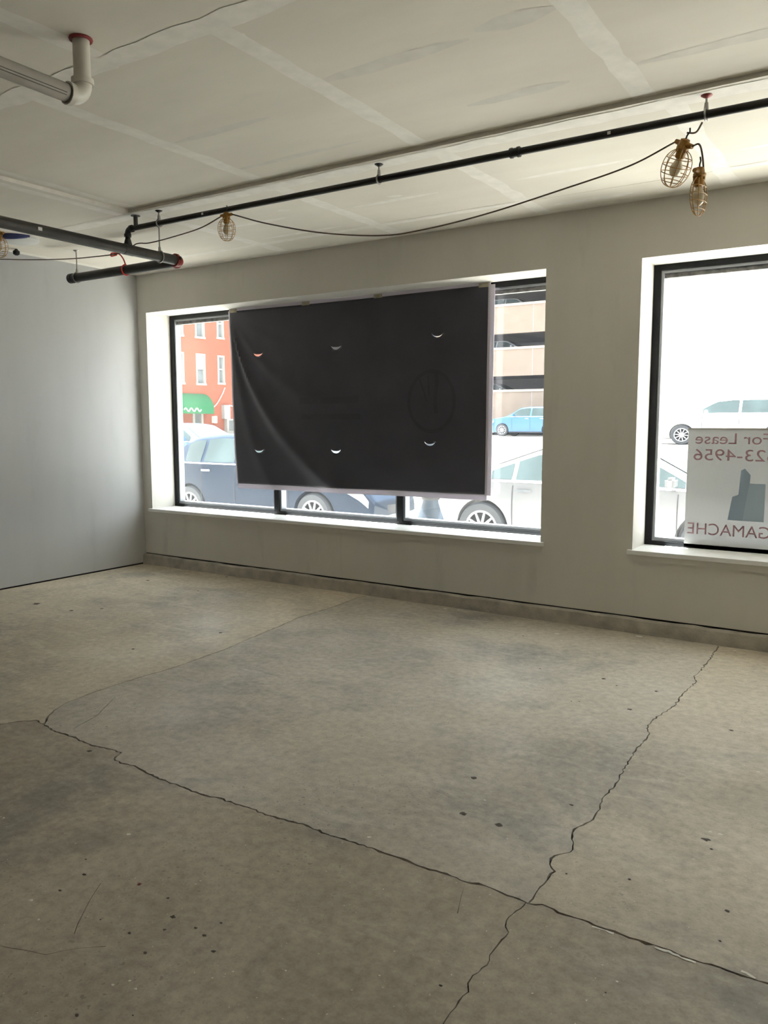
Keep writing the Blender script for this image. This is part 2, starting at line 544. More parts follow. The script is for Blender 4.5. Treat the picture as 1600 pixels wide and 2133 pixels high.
DARK=[(3.804,-3.572,0.0169),(5.459,-2.837,0.0196),(5.569,-3.146,0.0196),(5.723,-3.150,0.0196),(6.418,-2.829,0.0185),(6.450,-2.889,0.0081),(5.112,-4.239,0.0108),(5.022,-4.179,0.0071),(5.139,-4.298,0.0077),(5.214,-4.239,0.0075),(5.262,-4.251,0.0098),(5.261,-4.179,0.0067),(5.175,-4.403,0.0081),(5.339,-4.288,0.0087),(4.933,-4.373,0.0044),(4.688,-4.345,0.0071),(4.674,-4.242,0.0098),(4.596,-4.177,0.0065),(5.063,-4.367,0.0077),(5.222,-4.668,0.0071),(5.346,-4.588,0.0037),(6.257,-3.246,0.0075),(5.505,-1.188,0.0173),(5.608,-1.269,0.0108),(5.830,-1.246,0.0146),(5.787,-1.624,0.0179),(5.477,-1.674,0.0077),(5.515,-1.650,0.0081),(6.301,-1.638,0.0162),(4.705,-0.550,0.0108),(5.104,-1.211,0.0087),(0.786,-0.647,0.0283),(1.567,-0.728,0.0131),(1.311,-0.1,0.0185),(0.790,-1.860,0.0435),(1.257,-1.849,0.0266),(1.412,-1.667,0.0212),(2.793,-1.680,0.0189),(2.593,-2.318,0.0175),(6.569,-3.254,0.0098),(6.578,-3.423,0.0071),(6.064,-3.330,0.0065),(5.903,-2.842,0.0114),(5.969,-4.048,0.0060),(6.360,-3.827,0.0044)]
LIGHT=[(4.069,-4.164,0.0087),(4.583,-3.979,0.0125),(4.656,-4.430,0.0108),(4.770,-4.479,0.0071),(5.233,-4.506,0.0069),(5.207,-4.542,0.0071),(5.273,-4.518,0.0065),(5.448,-4.321,0.0054),(5.358,-3.499,0.0114),(5.571,-4.236,0.0054),(5.591,-2.996,0.0081),(5.96,-3.37,0.0060),(6.317,-3.721,0.0048),(6.372,-3.767,0.0060),(6.422,-2.760,0.0108),(6.456,-2.759,0.0135),(6.411,-2.995,0.0065),(3.817,-0.11,0.0243),(3.935,-0.09,0.0185),(4.885,-0.354,0.0266),(4.981,-0.509,0.0156),(5.418,-0.10,0.0368),(6.058,-0.110,0.0196),(6.492,-2.090,0.0081),(3.935,-3.184,0.0071),(4.096,-3.260,0.0054),(4.594,-0.991,0.0071)]
RED=[(4.880,-4.177,0.0108)]


def wander(pts, step, amp, seed):
    """resample a polyline and jitter it sideways so it reads as a broken edge"""
    rg = random.Random(seed)
    out = []
    for a, b in zip(pts, pts[1:]):
        d = math.hypot(b[0] - a[0], b[1] - a[1])
        k = max(1, int(d / step))
        nx, ny = -(b[1] - a[1]) / d, (b[0] - a[0]) / d
        for i in range(k):
            t = i / k
            j = rg.uniform(-amp, amp) if i else 0
            out.append((a[0] + (b[0] - a[0]) * t + nx * j, a[1] + (b[1] - a[1]) * t + ny * j))
    out.append(pts[-1])
    return out


def ribbon_quads(pts, w0, w1, seed):
    """a broken-edged strip as a list of quads"""
    rg = random.Random(seed)
    L, Rr = [], []
    n = len(pts)
    for i, p in enumerate(pts):
        a, b = pts[max(i - 1, 0)], pts[min(i + 1, n - 1)]
        d = math.hypot(b[0] - a[0], b[1] - a[1]) or 1
        nx, ny = -(b[1] - a[1]) / d, (b[0] - a[0]) / d
        w = rg.uniform(w0, w1)
        wl, wr = w * rg.uniform(0.3, 0.7), w * rg.uniform(0.3, 0.7)
        L.append((p[0] + nx * wl, p[1] + ny * wl))
        Rr.append((p[0] - nx * wr, p[1] - ny * wr))
    return [[L[i], Rr[i], Rr[i + 1], L[i + 1]] for i in range(n - 1)]


def build_floor():
    lead = wander([(-0.02, -3.62), (1.2, -3.58), (2.3, -3.64), (3.129, -3.608)], 0.09, 0.012, 1)
    tail = wander([(6.955, -3.549), (8.5, -3.53), (9.8, -3.58), (XR + 0.02, -3.56)], 0.12, 0.012, 2)
    main = lead[:-1] + wander(C1, 0.018, 0.005, 3) + tail[1:]
    quads = ribbon_quads(main, 0.004, 0.013, 11)
    quads += ribbon_quads(wander(C2, 0.025, 0.004, 4), 0.007, 0.015, 12)
    quads += ribbon_quads(wander(C3, 0.02, 0.006, 5), 0.003, 0.0095, 13)
    quads += ribbon_quads(wander(C4, 0.02, 0.006, 6), 0.002, 0.006, 14)
    quads += ribbon_quads(wander(H1, 0.05, 0.004, 7), 0.003, 0.006, 15)
    quads += ribbon_quads(wander(H2, 0.03, 0.003, 8), 0.0012, 0.003, 16)
    quads += ribbon_quads(wander(H3, 0.04, 0.003, 9), 0.0015, 0.0028, 17)
    quads += ribbon_quads(wander(H4, 0.03, 0.003, 10), 0.001, 0.002, 18)
    verts = [Vector(p) for p in ((0, YB), (XR, YB), (XR, 0), (0, 0))]
    faces = [[0, 1, 2, 3]]
    for q in quads:
        n = len(verts)
        verts += [Vector(p) for p in q]
        faces.append([n, n + 1, n + 2, n + 3])
    vo, eo, fo, ov, oe, of = delaunay_2d_cdt(verts, [], faces, 0, 1e-6)
    keep = [f for f, src in zip(fo, of) if src and all(s == 0 for s in src)]
    # outer frame only: drop what lies outside the room
    par = list(range(len(vo)))

    def find(a):
        while par[a] != a:
            par[a] = par[par[a]]
            a = par[a]
        return a
    edges = {}
    for fi, f in enumerate(keep):
        for a, b in zip(f, list(f[1:]) + [f[0]]):
            edges.setdefault((min(a, b), max(a, b)), []).append(fi)
    par = list(range(len(keep)))
    for e, fs in edges.items():
        for k in fs[1:]:
            par[find(k)] = find(fs[0])
    comp = {}
    for fi in range(len(keep)):
        comp.setdefault(find(fi), []).append(fi)
    bed = MB().box(0, XR, YB, 0, -0.14, -0.012).build('floor', 'crack_bed')
    struct(bed, 'bare cracked concrete floor slab')

    def area(fl):
        s = 0
        for fi in fl:
            p = [vo[i] for i in keep[fi]]
            s += abs(sum(p[i].x * p[(i + 1) % len(p)].y - p[(i + 1) % len(p)].x * p[i].y for i in range(len(p)))) / 2
        return s
    for fl in sorted(comp.values(), key=lambda k: -area(k)):
        if area(fl) < 0.00002:
            continue
        big = area(fl) > 0.05
        idx, vs, fs, cnt = {}, [], [], {}
        for fi in fl:
            f = list(keep[fi])
            p = [vo[i] for i in f]
            if sum(p[i].x * p[(i + 1) % len(p)].y - p[(i + 1) % len(p)].x * p[i].y for i in range(len(p))) < 0:
                f = f[::-1]
            for i in f:
                if i not in idx:
                    idx[i] = len(vs)
                    vs.append((vo[i].x, vo[i].y, 0.0))
            g = tuple(idx[i] for i in f)
            fs.append(g)
            for a, b in zip(g, g[1:] + g[:1]):
                cnt[(a, b)] = 1
        n = len(vs)
        vs += [(x, y, -0.012) for x, y, z in vs]
        side = [(b, a, a + n, b + n) for (a, b) in cnt if (b, a) not in cnt]
        m = MB()
        m.v, m.f = vs, fs + side
        if big:
            cx = sum(p[0] for p in vs) / len(vs)
            cy = sum(p[1] for p in vs) / len(vs)
            lo_ = min(p[1] for p in vs)
            hi_x = max(p[0] for p in vs)
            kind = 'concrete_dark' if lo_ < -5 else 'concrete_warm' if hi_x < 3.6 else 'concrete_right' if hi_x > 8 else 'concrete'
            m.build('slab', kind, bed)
    return bed


floor = build_floor()


def splat(c, r, seed, material, name, asp=0.8):
    rg = random.Random(seed)
    n = 11
    vs = [(c[0], c[1], 0.0016)]
    for k in range(n):
        a = 2 * PI * k / n
        q = r * rg.uniform(0.55, 1.15)
        vs.append((c[0] + q * math.cos(a), c[1] + q * math.sin(a) * asp, 0.0006))
    fs = [(0, 1 + k, 1 + (k + 1) % n) for k in range(n)]
    m = MB()
    m.v, m.f = vs, fs
    return m.build(name, material, floor)


for i, (x, y, r) in enumerate(DARK):
    splat((x, y), r * 0.92, 100 + i, 'dark_stain', 'stain')
for i, (x, y, r) in enumerate(RED):
    splat((x, y), r, 200 + i, 'red_stain', 'stain')['label'] = 'rust red spot on the concrete'
for i, (x, y, r) in enumerate(LIGHT):
    splat((x, y), r * 0.8, 300 + i, 'white_fleck', 'paint_fleck')
for i, w in enumerate(WH):
    m = MB()
    for q in ribbon_quads(wander([(x, y - 0.006) for x, y in w], 0.012, 0.002, 40 + i), 0.004, 0.011, 50 + i):
        m.add([(*p, 0.0014) for p in q], [(0, 1, 2, 3)])
    m.build('chipped_edge', 'white_fleck', floor)

# ---- walls
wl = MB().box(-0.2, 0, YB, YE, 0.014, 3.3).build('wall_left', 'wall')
struct(wl, 'long primed drywall side wall')
MB().box(-0.2, -0.012, YB, YE, -0.14, 0.014).build('wall_plate', 'crack_bed', wl)
struct(MB().box(XR, XR + 0.2, YB, YE, -0.14, 3.3).build('wall_right', 'block'))
struct(MB().box(-0.2, XR + 0.2, YB - 0.2, YB, -0.14, 3.3).build('wall_back', 'block'))
m = MB()
xs = [0.0] + [e for w in WIN for e in w] + [XR]
for i in range(0, len(xs), 2):
    m.box(xs[i], xs[i + 1], 0, YE, ZB + 0.012, 3.3)
for a, b in WIN:
    m.box(a, b, 0, YE, ZB + 0.012, ZS - 0.03)
    m.box(a, b, 0, YE, ZT, 3.3)
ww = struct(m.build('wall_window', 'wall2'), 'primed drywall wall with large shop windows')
MB().box(0, XR, 0.012, YE, -0.6, ZB + 0.012).build('foundation', 'crack_bed', ww)
# facade and roof parapet above the room
struct(MB().box(-0.2, XR + 0.2, YE, YE + 0.12, ZT + 0.1, 3.6).build('wall_facade', 'rear_wall'))
struct(MB().box(-0.2, XR + 0.2, YB - 0.2, YE + 0.12, 3.32, 3.5).build('trim_2', 'roof'), 'flat roof deck above the ceiling')
# curb
bm_pts = [0.0]
while bm_pts[-1] < XR:
    bm_pts.append(min(XR, bm_pts[-1] + 0.12))
m = MB()
rg = random.Random(5)
for i, x in enumerate(bm_pts):
    d = 0.035 + rg.uniform(-0.006, 0.006)
    h = ZB + rg.uniform(-0.005, 0.003)
    m.v += [(x, -d - 0.006, 0.0), (x, -d, h - 0.012), (x, -d + 0.012, h), (x, 0.012, h)]
for i in range(len(bm_pts) - 1):
    for k in range(3):
        a = i * 4 + k
        m.f.append((a, a + 4, a + 5, a + 1))
struct(m.build('trim_1', 'curb', None), 'low concrete curb at the foot of the window wall')

# ---- ceiling: boards with taped joints, raised over the main room
ceil = struct(MB().box(-0.2, XR + 0.2, YB - 0.2, YE, 3.165, 3.3).build('ceiling', 'crack_bed'), 'unpainted taped drywall ceiling')
GAP = 0.002


def board(x0, x1, y0, y1, z):
    MB().box(x0 + GAP, x1 - GAP, y0 + GAP, y1 - GAP, z, 3.165).build('ceiling_board', 'board', ceil)


xs1 = [XS, 3.33, 4.552, 5.795, 7.03, 8.25, 9.49, XR]
for a, b in zip(xs1, xs1[1:]):
    board(a, b, -3.42, YS, ZH)
xs2 = [XS, 2.70, 3.935, 5.16, 6.38, 7.59, 8.83, 10.07, XR]
for a, b in zip(xs2, xs2[1:]):
    board(a, b, -5.82, -3.42, ZH)
    board(a, b, YB, -5.82, ZH)
xs3 = [0, 0.87, 2.11, 3.352, 4.60, 5.90, 7.14, 8.38, 9.62, XR]
for a, b in zip(xs3, xs3[1:]):
    board(a, b, YS, -0.41, ZL)
    board(a, b, -0.41, 0, ZL)
for y0, y1 in ((-4.17, YS), (-6.61, -4.17), (YB, -6.61)):
    board(0, 0.74, y0, y1, ZL)
    board(0.74, XS, y0, y1, ZL)


def tape(p, q, w, z, material='tape', seed=0, name='joint_tape', fade=0.0):
    """feathered strip of joint compound, flush at its edges"""
    rg = random.Random(seed)
    dep = 0.0005 + 0.0002 * (seed % 4) + (0.0009 if abs(p[1] - q[1]) < 1e-6 else 0)
    if fade:
        dep = 0.0006
    p, q = Vector(p), Vector(q)
    d = (q - p)
    L = d.length
    t = d / L
    nrm = Vector((-t.y, t.x))
    n = max(3, int(L / 0.12))
    m = MB()
    for i in range(n + 1):
        s = i / n
        c = p + d * s
        k = 1.0 if not fade else min(1.0, 0.25 + 3.0 * min(s, 1 - s))
        a = w * 0.5 * k * rg.uniform(0.78, 1.2)
        b = w * 0.5 * k * rg.uniform(0.78, 1.2)
        for off in (a, -b):
            v = c + nrm * off
            m.v.append((v.x, v.y, z - dep))
    for i in range(n):
        a = i * 2
        m.f.append((a, a + 2, a + 3, a + 1))
    m.build(name, material, ceil)


sid = 400
for x in xs1[1:-1]:
    sid += 1
    tape((x, -3.42), (x, YS), 0.105, ZH, seed=sid)
for x in xs2[1:-1]:
    sid += 1
    tape((x, YB), (x, -3.42), 0.10, ZH, seed=sid)
for y in (-3.42, -5.82):
    for a, b in zip(xs2, xs2[1:]):
        sid += 1
        tape((a, y), (b, y), 0.12, ZH, seed=sid)
for x in xs3[1:-1]:
    sid += 1
    tape((x, YS), (x, 0), 0.11, ZL, seed=sid)
for a, b in zip(xs3, xs3[1:]):
    if not (4.5 < a < 5.0):
        sid += 1
        tape((a, -0.41), (b, -0.41), 0.07, ZL, seed=sid)
    sid += 1
    tape((a, -0.035), (b, -0.035), 0.09, ZL, seed=sid)
    sid += 1
    tape((a, -1.66), (b, -1.66), 0.12, ZL, seed=sid)
tape((XS + 0.085, YB), (XS + 0.085, YS), 0.07, ZH, seed=777)
tape((XS - 0.10, YB), (XS - 0.10, YS), 0.08, ZL, seed=778)
tape((0.05, YB), (0.05, 0), 0.09, ZL, seed=779)
tape((0.74, YB), (0.74, YS), 0.10, ZL, seed=780)
# scuffed fastener rows
for i, (x0, x1, y, w, z, mt) in enumerate([(4.57, 5.35, -2.745, 0.09, ZH, 'tape_grey'), (5.02, 5.55, -2.12, 0.08, ZH, 'tape_grey'), (5.40, 5.74, -2.79, 0.12, ZH, 'tape_grey'),
                                         (5.85, 6.95, -2.13, 0.09, ZH, 'tape_grey'), (3.5, 4.2, -0.95, 0.05, ZL, 'tape'), (2.25, 3.1, -0.55, 0.05, ZL, 'tape'),
                                         (4.75, 5.5, -0.92, 0.05, ZL, 'tape'), (2.3, 2.9, -1.0, 0.05, ZL, 'tape'), (3.4, 4.1, -2.55, 0.06, ZH, 'tape_grey'),
                                         (4.7, 5.3, -0.22, 0.10, ZL, 'tape'), (6.05, 6.9, -0.75, 0.05, ZL, 'tape'), (3.3, 4.3, -2.0, 0.05, ZH, 'tape_grey')]):
    tape((x0, y), (x1, y), w, z, mt, 600 + i, 'compound_smear', fade=1)
for i, (x, y, z) in enumerate([(4.552, -2.3, ZH), (5.795, -2.22, ZH), (3.02, -1.18, ZL), (3.9, -1.05, ZL), (4.55, -3.3, ZH)]):
    tape((x - 0.05, y), (x + 0.06, y + 0.02), 0.05, z - 0.0008, 'tape', 650 + i, 'compound_smear', fade=1)
# the step edge
struct(MB().box(XS - 0.012, XS, YB, YS, ZL - 0.0002, ZH + 0.01).box(XS - 0.012, XR, YS, YS + 0.012, ZL - 0.0002, ZH + 0.01).build('trim_3', 'tape'), 'edge bead where the ceiling steps up')

# ------------------------------------------------------------------ windows
FB = 0.645          # bottom of the black frame


def window(idx, a, b, mull, label):
    root = struct(empty('window_%d' % idx, (a, YG, ZS)), label)
    y0, y1 = YG - 0.05, YG + 0.05
    m = MB()
    m.box(a, a + 0.05, y0, y1, ZS, ZT)
    m.box(b - 0.05, b, y0, y1, ZS, ZT)
    m.box(a + 0.05, b - 0.05, y0, y1, ZS, FB)
    m.box(a + 0.05, b - 0.05, y0, y1, ZT - 0.042, ZT)
    fr = m.build('frame', 'black_frame', root)
    edges = [a + 0.05] + [e for c in mull for e in (c - 0.03, c + 0.03)] + [b - 0.05]
    for c in mull:
        mo = MB().box(c - 0.03, c + 0.03, y0, y1, FB, ZT - 0.042).build('mullion', 'black_frame', root)
    for i in range(0, len(edges), 2):
        l, r = edges[i], edges[i + 1]
        m = MB()
        q0, q1 = y0 + 0.015, y1 - 0.01
        m.box(l, l + 0.022, q0, q1, FB, ZT - 0.042)
        m.box(r - 0.022, r, q0, q1, FB, ZT - 0.042)
        m.box(l + 0.022, r - 0.022, q0, q1, FB, FB + 0.028)
        m.box(l + 0.022, r - 0.022, q0, q1, ZT - 0.062, ZT - 0.042)
        m.build('glazing_bead', 'grey_frame', root)
        MB().box(l + 0.02, r - 0.02, q0 + 0.02, q1 - 0.01, ZT - 0.094, ZT - 0.06).build('sealant', 'caulk', root)
        MB().box(l + 0.01, r - 0.01, YG + 0.002, YG + 0.008, FB + 0.01, ZT - 0.05).build('pane', 'glass', root)
    # sill board and apron
    m = MB().box(a - 0.0, b + 0.0, -0.001, y0, ZS - 0.03, ZS)
    m.box(a - 0.03, b + 0.03, -0.035, -0.001, ZS - 0.03, ZS)
    m.build('sill', 'white_trim', root)
    MB().box(a - 0.02, b + 0.02, -0.018, 0.0, ZS - 0.075, ZS - 0.03).build('apron', 'wall2', root)
    return root


window(1, *WIN[0], [1.625, 3.10], 'wide three-pane shop window partly hidden by a dark banner')
window(2, *WIN[1], [6.82, 8.28], 'bright shop window with a white lease sign')

# ------------------------------------------------------------------ banner
BY = 0.285
TL, TR, BR, BL = (1.06, 2.672), (4.005, 2.672), (3.995, 0.925), (1.13, 0.905)


def bsurf(u, v, off=0.0):
    """point on the hanging banner, u along, v down"""
    x = (TL[0] * (1 - u) + TR[0] * u) * (1 - v) + (BL[0] * (1 - u) + BR[0] * u) * v
    z = (TL[1] * (1 - u) + TR[1] * u) * (1 - v) + (BL[1] * (1 - u) + BR[1] * u) * v
    z -= 0.018 * math.sin(PI * u) ** 2 * (1 - v) * 0.4
    dx, dz = x - TL[0], TL[1] - z
    r = math.hypot(dx, dz)
    th = math.atan2(dz, dx + 1e-6)
    fold = 0.0
    for c, s, am, cu in ((1.17, 0.055, 0.034, 0.20), (0.83, 0.075, 0.016, 0.26), (1.40, 0.05, 0.012, 0.12), (0.45, 0.09, 0.008, 0.20)):
        e = (th - c + cu * (r - 0.9)) / s
        fold += am * math.exp(-e * e) * min(1.0, r / 0.5)
    dx2, dz2 = TR[0] - x, TL[1] - z
    rr = math.hypot(dx2, dz2)
    t2 = math.atan2(dz2, dx2 + 1e-6)
    fold += 0.008 * math.exp(-((t2 - 1.0 + 0.2 * rr) / 0.12) ** 2) * min(1, rr)
    fold += 0.004 * math.sin(5.1 * x + 2.2 * z) + 0.003 * math.sin(9.3 * z - 3.0 * x)
    edge = min(1.0, 6 * v) * min(1.0, 8 * (1 - u) + 0.2)
    return Vector((x, BY - fold * edge - off, z))


def buv(x, z):
    v = (TL[1] - z) / (TL[1] - 0.915)
    u = (x - (TL[0] + (BL[0] - TL[0]) * v)) / ((TR[0] - TL[0]) * (1 - v) + (BR[0] - BL[0]) * v)
    return u, v


banner = tag(empty('banner', (2.5, BY, 0.92)), 'large dark vinyl banner with white edges hanging over the shop window', 'banner')
CRES = [(1.449, 2.235), (2.421, 2.257), (3.506, 2.305), (1.445, 1.276), (2.407, 1.284), (3.44, 1.366)]
nu, nv = 120, 72
vs = [Vector((i / nu, j / nv)) for j in range(nv + 1) for i in range(nu + 1)]
fs = [[0, nu, nv * (nu + 1) + nu, nv * (nu + 1)]]
for ci, (cx, cz) in enumerate(CRES):
    R = 0.062
    op = (0.020, 0.024, 0.008, 0.016, 0.021, 0.015)[ci]
    low = [(R * math.cos(a), R * math.sin(a)) for a in [PI + 0.35 + k * (PI - 0.7) / 14 for k in range(15)]]
    upp = [(x, y + op * (1 - (x / (R * 0.94)) ** 2)) for x, y in low][::-1]
    n = len(vs)
    poly = low + upp[1:-1]
    vs += [Vector(buv(cx + x, cz + y + 0.03)) for x, y in poly[::-1]]
    fs.append(list(range(n, n + len(poly))))
vo, eo, fo, ov, oe, of = delaunay_2d_cdt(vs, [], fs, 0, 1e-7)
m = MB()
m.v = [tuple(bsurf(p.x, p.y)) for p in vo]
m.f = [tuple(f) for f, s in zip(fo, of) if all(k == 0 for k in s)]
sheet = m.build('sheet', 'banner', banner, smooth=True)
so = sheet.modifiers.new('thickness', 'SOLIDIFY')
so.thickness = 0.0015


def strip(fa, fb, n, name, material, parent, thick=0.004):
    """solid strip between two edge functions"""
    m = MB()
    for i in range(n + 1):
        t = i / n
        a, b = fa(t), fb(t)
        m.v += [tuple(a), tuple(b), (b.x, b.y + thick, b.z), (a.x, a.y + thick, a.z)]
    for i in range(n):
        for k in range(4):
            p, q = i * 4 + k, i * 4 + (k + 1) % 4
            m.f.append((p, q, q + 4, p + 4))
    m.f += [(3, 2, 1, 0), (n * 4, n * 4 + 1, n * 4 + 2, n * 4 + 3)]
    return m.build(name, material, parent)


hw = 0.042
strip(lambda t: bsurf(t, -0.016, 0.002), lambda t: bsurf(t, 0.002, 0.002), 60, 'hem', 'hem', banner)
strip(lambda t: bsurf(t, 0.996, 0.002), lambda t: bsurf(t, 1.024, 0.002), 60, 'hem', 'hem', banner)
strip(lambda t: bsurf(0.993, t, 0.002), lambda t: bsurf(1.013, t, 0.002), 40, 'hem', 'hem', banner)
strip(lambda t: bsurf(-0.004, t, 0.002), lambda t: bsurf(0.002, t, 0.002), 40, 'hem', 'hem', banner)
for x in (2.06, 2.89, 1.12, 3.94):
    MB().box(x - 0.045, x + 0.045, BY - 0.004, BY + 0.04, 2.655, 2.689).build('tape_tab', 'paper_tape', banner)


# the print on the street side shows faintly through: ring, upright strokes, two lines of unreadable lettering
def ink(poly_pts, name='faint_print', closed=False, w=0.03):
    n = len(poly_pts)
    m = MB()
    for i, (x, z) in enumerate(poly_pts):
        a = poly_pts[(i - 1) % n if closed else max(i - 1, 0)]
        b = poly_pts[(i + 1) % n if closed else min(i + 1, n - 1)]
        d = math.hypot(b[0] - a[0], b[1] - a[1]) or 1
        nx, nz = -(b[1] - a[1]) / d * w / 2, (b[0] - a[0]) / d * w / 2
        for s in (-1, 1):
            m.v.append(tuple(bsurf(*buv(x + s * nx, z + s * nz), 0.0035)))
    for i in range(n if closed else n - 1):
        j = (i + 1) % n
        m.f.append((2 * i, 2 * i + 1, 2 * j + 1, 2 * j))
    m.build(name, 'banner_ink', banner, smooth=True)


ink([(3.455 + 0.225 * math.cos(2 * PI * k / 48), 1.722 + 0.262 * math.sin(2 * PI * k / 48)) for k in range(48)], closed=True, w=0.032)
ink([(3.50 + 0.006 * math.sin(k), 1.97 - 0.05 * k) for k in range(8)], w=0.035)
ink([(3.33 + 0.012 * k, 1.93 - 0.03 * k) for k in range(8)], w=0.016)
ink([(3.42 + 0.002 * k, 1.95 - 0.03 * k) for k in range(7)], w=0.014)
ink([(1.98 + 0.1 * k, 1.755) for k in range(8)], w=0.06)
ink([(2.0 + 0.1 * k, 1.60) for k in range(8)], w=0.05)

# ------------------------------------------------------------------ lease sign in the second window
SX0, SX1, SZ0, SZ1, SY = 5.605, 6.62, 0.622, 1.50, 0.322
sg = tag(empty('lease_sign', ((SX0 + SX1) / 2, SY, SZ0)), 'white corrugated for lease sign leaning in the window, lettering showing through from behind', 'sign')
MB().box(SX0, SX1, SY - 0.002, SY + 0.002, SZ0, SZ1).build('board', 'sign', sg)
MB().box(SX0, SX1, SY - 0.004, SY + 0.004, SZ1 - 0.012, SZ1 + 0.001).build('edge_channel', 'sign_edge', sg)


def lettering(text, x_right, z, size, material, parent, y, width=None):
    """reads the right way from the street, so it is mirrored from inside the room"""
    cu = bpy.data.curves.new('lettering', 'FONT')
    cu.body = text
    cu.size = size
    cu.align_x = 'RIGHT'
    cu.extrude = 0.0004
    cu.offset = 0.0
    t = bpy.data.objects.new('lettering', cu)
    col.objects.link(t)
    bpy.context.view_layer.update()
    dg = bpy.context.evaluated_depsgraph_get()
    me = bpy.data.meshes.new_from_object(t.evaluated_get(dg))
    bpy.data.objects.remove(t)
    k = 1.0
    if width:
        wmin = min(v.co.x for v in me.vertices)
        wmax = max(v.co.x for v in me.vertices)
        k = width / (wmax - wmin)
    for v in me.vertices:
        v.co = Vector((x_right - v.co.x * k, y - v.co.z, z + v.co.y))
    bm = bmesh.new()
    bm.from_mesh(me)
    bmesh.ops.remove_doubles(bm, verts=bm.verts, dist=1e-6)
    left = set(bm.faces)
    while left:                       # one object for each character
        stack, isl = [left.pop()], []
        while stack:
            f = stack.pop()
            isl.append(f)
            for e in f.edges:
                for g in e.link_faces:
                    if g in left:
                        left.remove(g)
                        stack.append(g)
        m = MB()
        ids = {}
        for f in isl:
            for v in f.verts:
                if v not in ids:
                    ids[v] = len(m.v)
                    m.v.append(tuple(v.co))
            m.f.append(tuple(ids[v] for v in f.verts))
        m.build('letter', material, parent)
    bm.free()


yt = SY - 0.0036
lettering('For Lease', 5.652, 1.388, 0.112, 'sign_red', sg, yt, 0.50)
lettering('623-4956', 5.642, 1.268, 0.118, 'sign_red', sg, yt, 0.555)
lettering('GAMACHE', 5.622, 0.722, 0.122, 'sign_red', sg, yt, 0.56)
m = MB()
for pts in ([(5.90, 0.84), (6.0, 0.84), (6.0, 1.04), (5.925, 1.01)],):
    m.add([(x, yt, z) for x, z in pts], [(0, 1, 2, 3)])
m.add([(5.955, yt + 0.0004, 0.84), (6.02, yt + 0.0004, 0.84), (6.04, yt + 0.0004, 1.17), (6.0, yt + 0.0004, 1.215), (5.975, yt + 0.0004, 1.2)], [(0, 1, 2, 3, 4)])
m.build('printed_tower', 'sign_blue', sg)
MB().add([(6.0, yt - 0.0003, 0.84), (6.14, yt - 0.0003, 0.84), (6.14, yt - 0.0003, 1.11), (6.035, yt - 0.0003, 1.11)], [(0, 1, 2, 3)]).build('printed_tower', 'sign_blue2', sg)

# ------------------------------------------------------------------ sprinkler pipework
PY, PZ = -1.668, 3.0
BX, BZ = 1.905, 2.85
RP, RBIG = 0.0195, 0.039
sp = tag(empty('sprinkler_pipework', (BX, PY, BZ)), 'black steel sprinkler pipes hung from the ceiling on rods', 'pipe')


def elbow(c, d1, d2, R, r, name, material, parent, n=7):
    """bend at corner c, leaving along d1 and d2"""
    c, d1, d2 = Vector(c), Vector(d1), Vector(d2)
    o = c + (d1 + d2) * R
    pts = [o - d2 * R * math.cos(t) - d1 * R * math.sin(t) for t in [k / n * PI / 2 for k in range(n + 1)]]
    m = MB()
    m.tube([pts[0] + d1 * 0.012] + pts + [pts[-1] + d2 * 0.012], r, 16)
    m.tube([pts[0] - d1 * 0.004, pts[0] + d1 * 0.018], r * 1.22, 16)
    m.tube([pts[-1] - d2 * 0.004, pts[-1] + d2 * 0.018], r * 1.22, 16)
    return m.build(name, material, parent, smooth=True)


MB().tube([(BX + 0.05, PY, PZ), (XR, PY, PZ)], RP, 16).build('branch_pipe', 'black_pipe', sp, smooth=True)
elbow((BX, PY, PZ), (1, 0, 0), (0, 0, -1), 0.038, RP * 1.12, 'elbow', 'black_pipe', sp)
MB().tube([(BX, PY, PZ - 0.05), (BX, PY, BZ + 0.03)], RP, 16).build('riser', 'black_pipe', sp, smooth=True)
MB().tube([(BX, PY, BZ + 0.075), (BX, PY, BZ + 0.03)], [RP * 1.15, RP * 1.7], 16).tube([(BX, PY - 0.045, BZ), (BX, PY + 0.045, BZ)], RBIG * 1.06, 18).build('outlet_tee', 'dusty_pipe', sp, smooth=True)
MB().tube([(BX, YB, BZ), (BX, -1.20, BZ)], RBIG, 20).build('main_pipe', 'dusty_pipe', sp, smooth=True)
elbow((BX, -1.14, BZ), (0, -1, 0), (-1, 0, 0), 0.05, RBIG * 1.08, 'elbow', 'red', sp)['label'] = 'red primed grooved elbow'
MB().box(BX + 0.038, BX + 0.056, -1.205, -1.185, BZ - 0.004, BZ + 0.024).build('coupling_bolt', 'black_pipe', sp)
MB().box(BX - 0.062, BX - 0.042, -1.104, -1.088, BZ - 0.004, BZ + 0.024).build('coupling_bolt', 'black_pipe', sp)
MB().tube([(BX - 0.06, -1.14, BZ), (0.51, -1.14, BZ)], RBIG, 20).build('main_pipe', 'black_pipe', sp, smooth=True)
MB().tube([(0.505, -1.14, BZ), (0.46, -1.14, BZ)], RBIG * 1.12, 20).build('end_cap', 'black_pipe', sp, smooth=True)
m = MB()
m.tube([(5.05, PY, PZ), (5.11, PY, PZ)], RP * 1.22, 16)
m.tube([(5.052, PY, PZ), (5.066, PY, PZ)], RP * 1.42, 16)
m.tube([(5.094, PY, PZ), (5.108, PY, PZ)], RP * 1.42, 16)
m.build('coupling', 'black_pipe', sp, smooth=True)
for x in (9.4,):
    MB().tube([(x, PY, PZ), (x + 0.06, PY, PZ)], RP * 1.25, 16).build('coupling', 'black_pipe', sp, smooth=True)


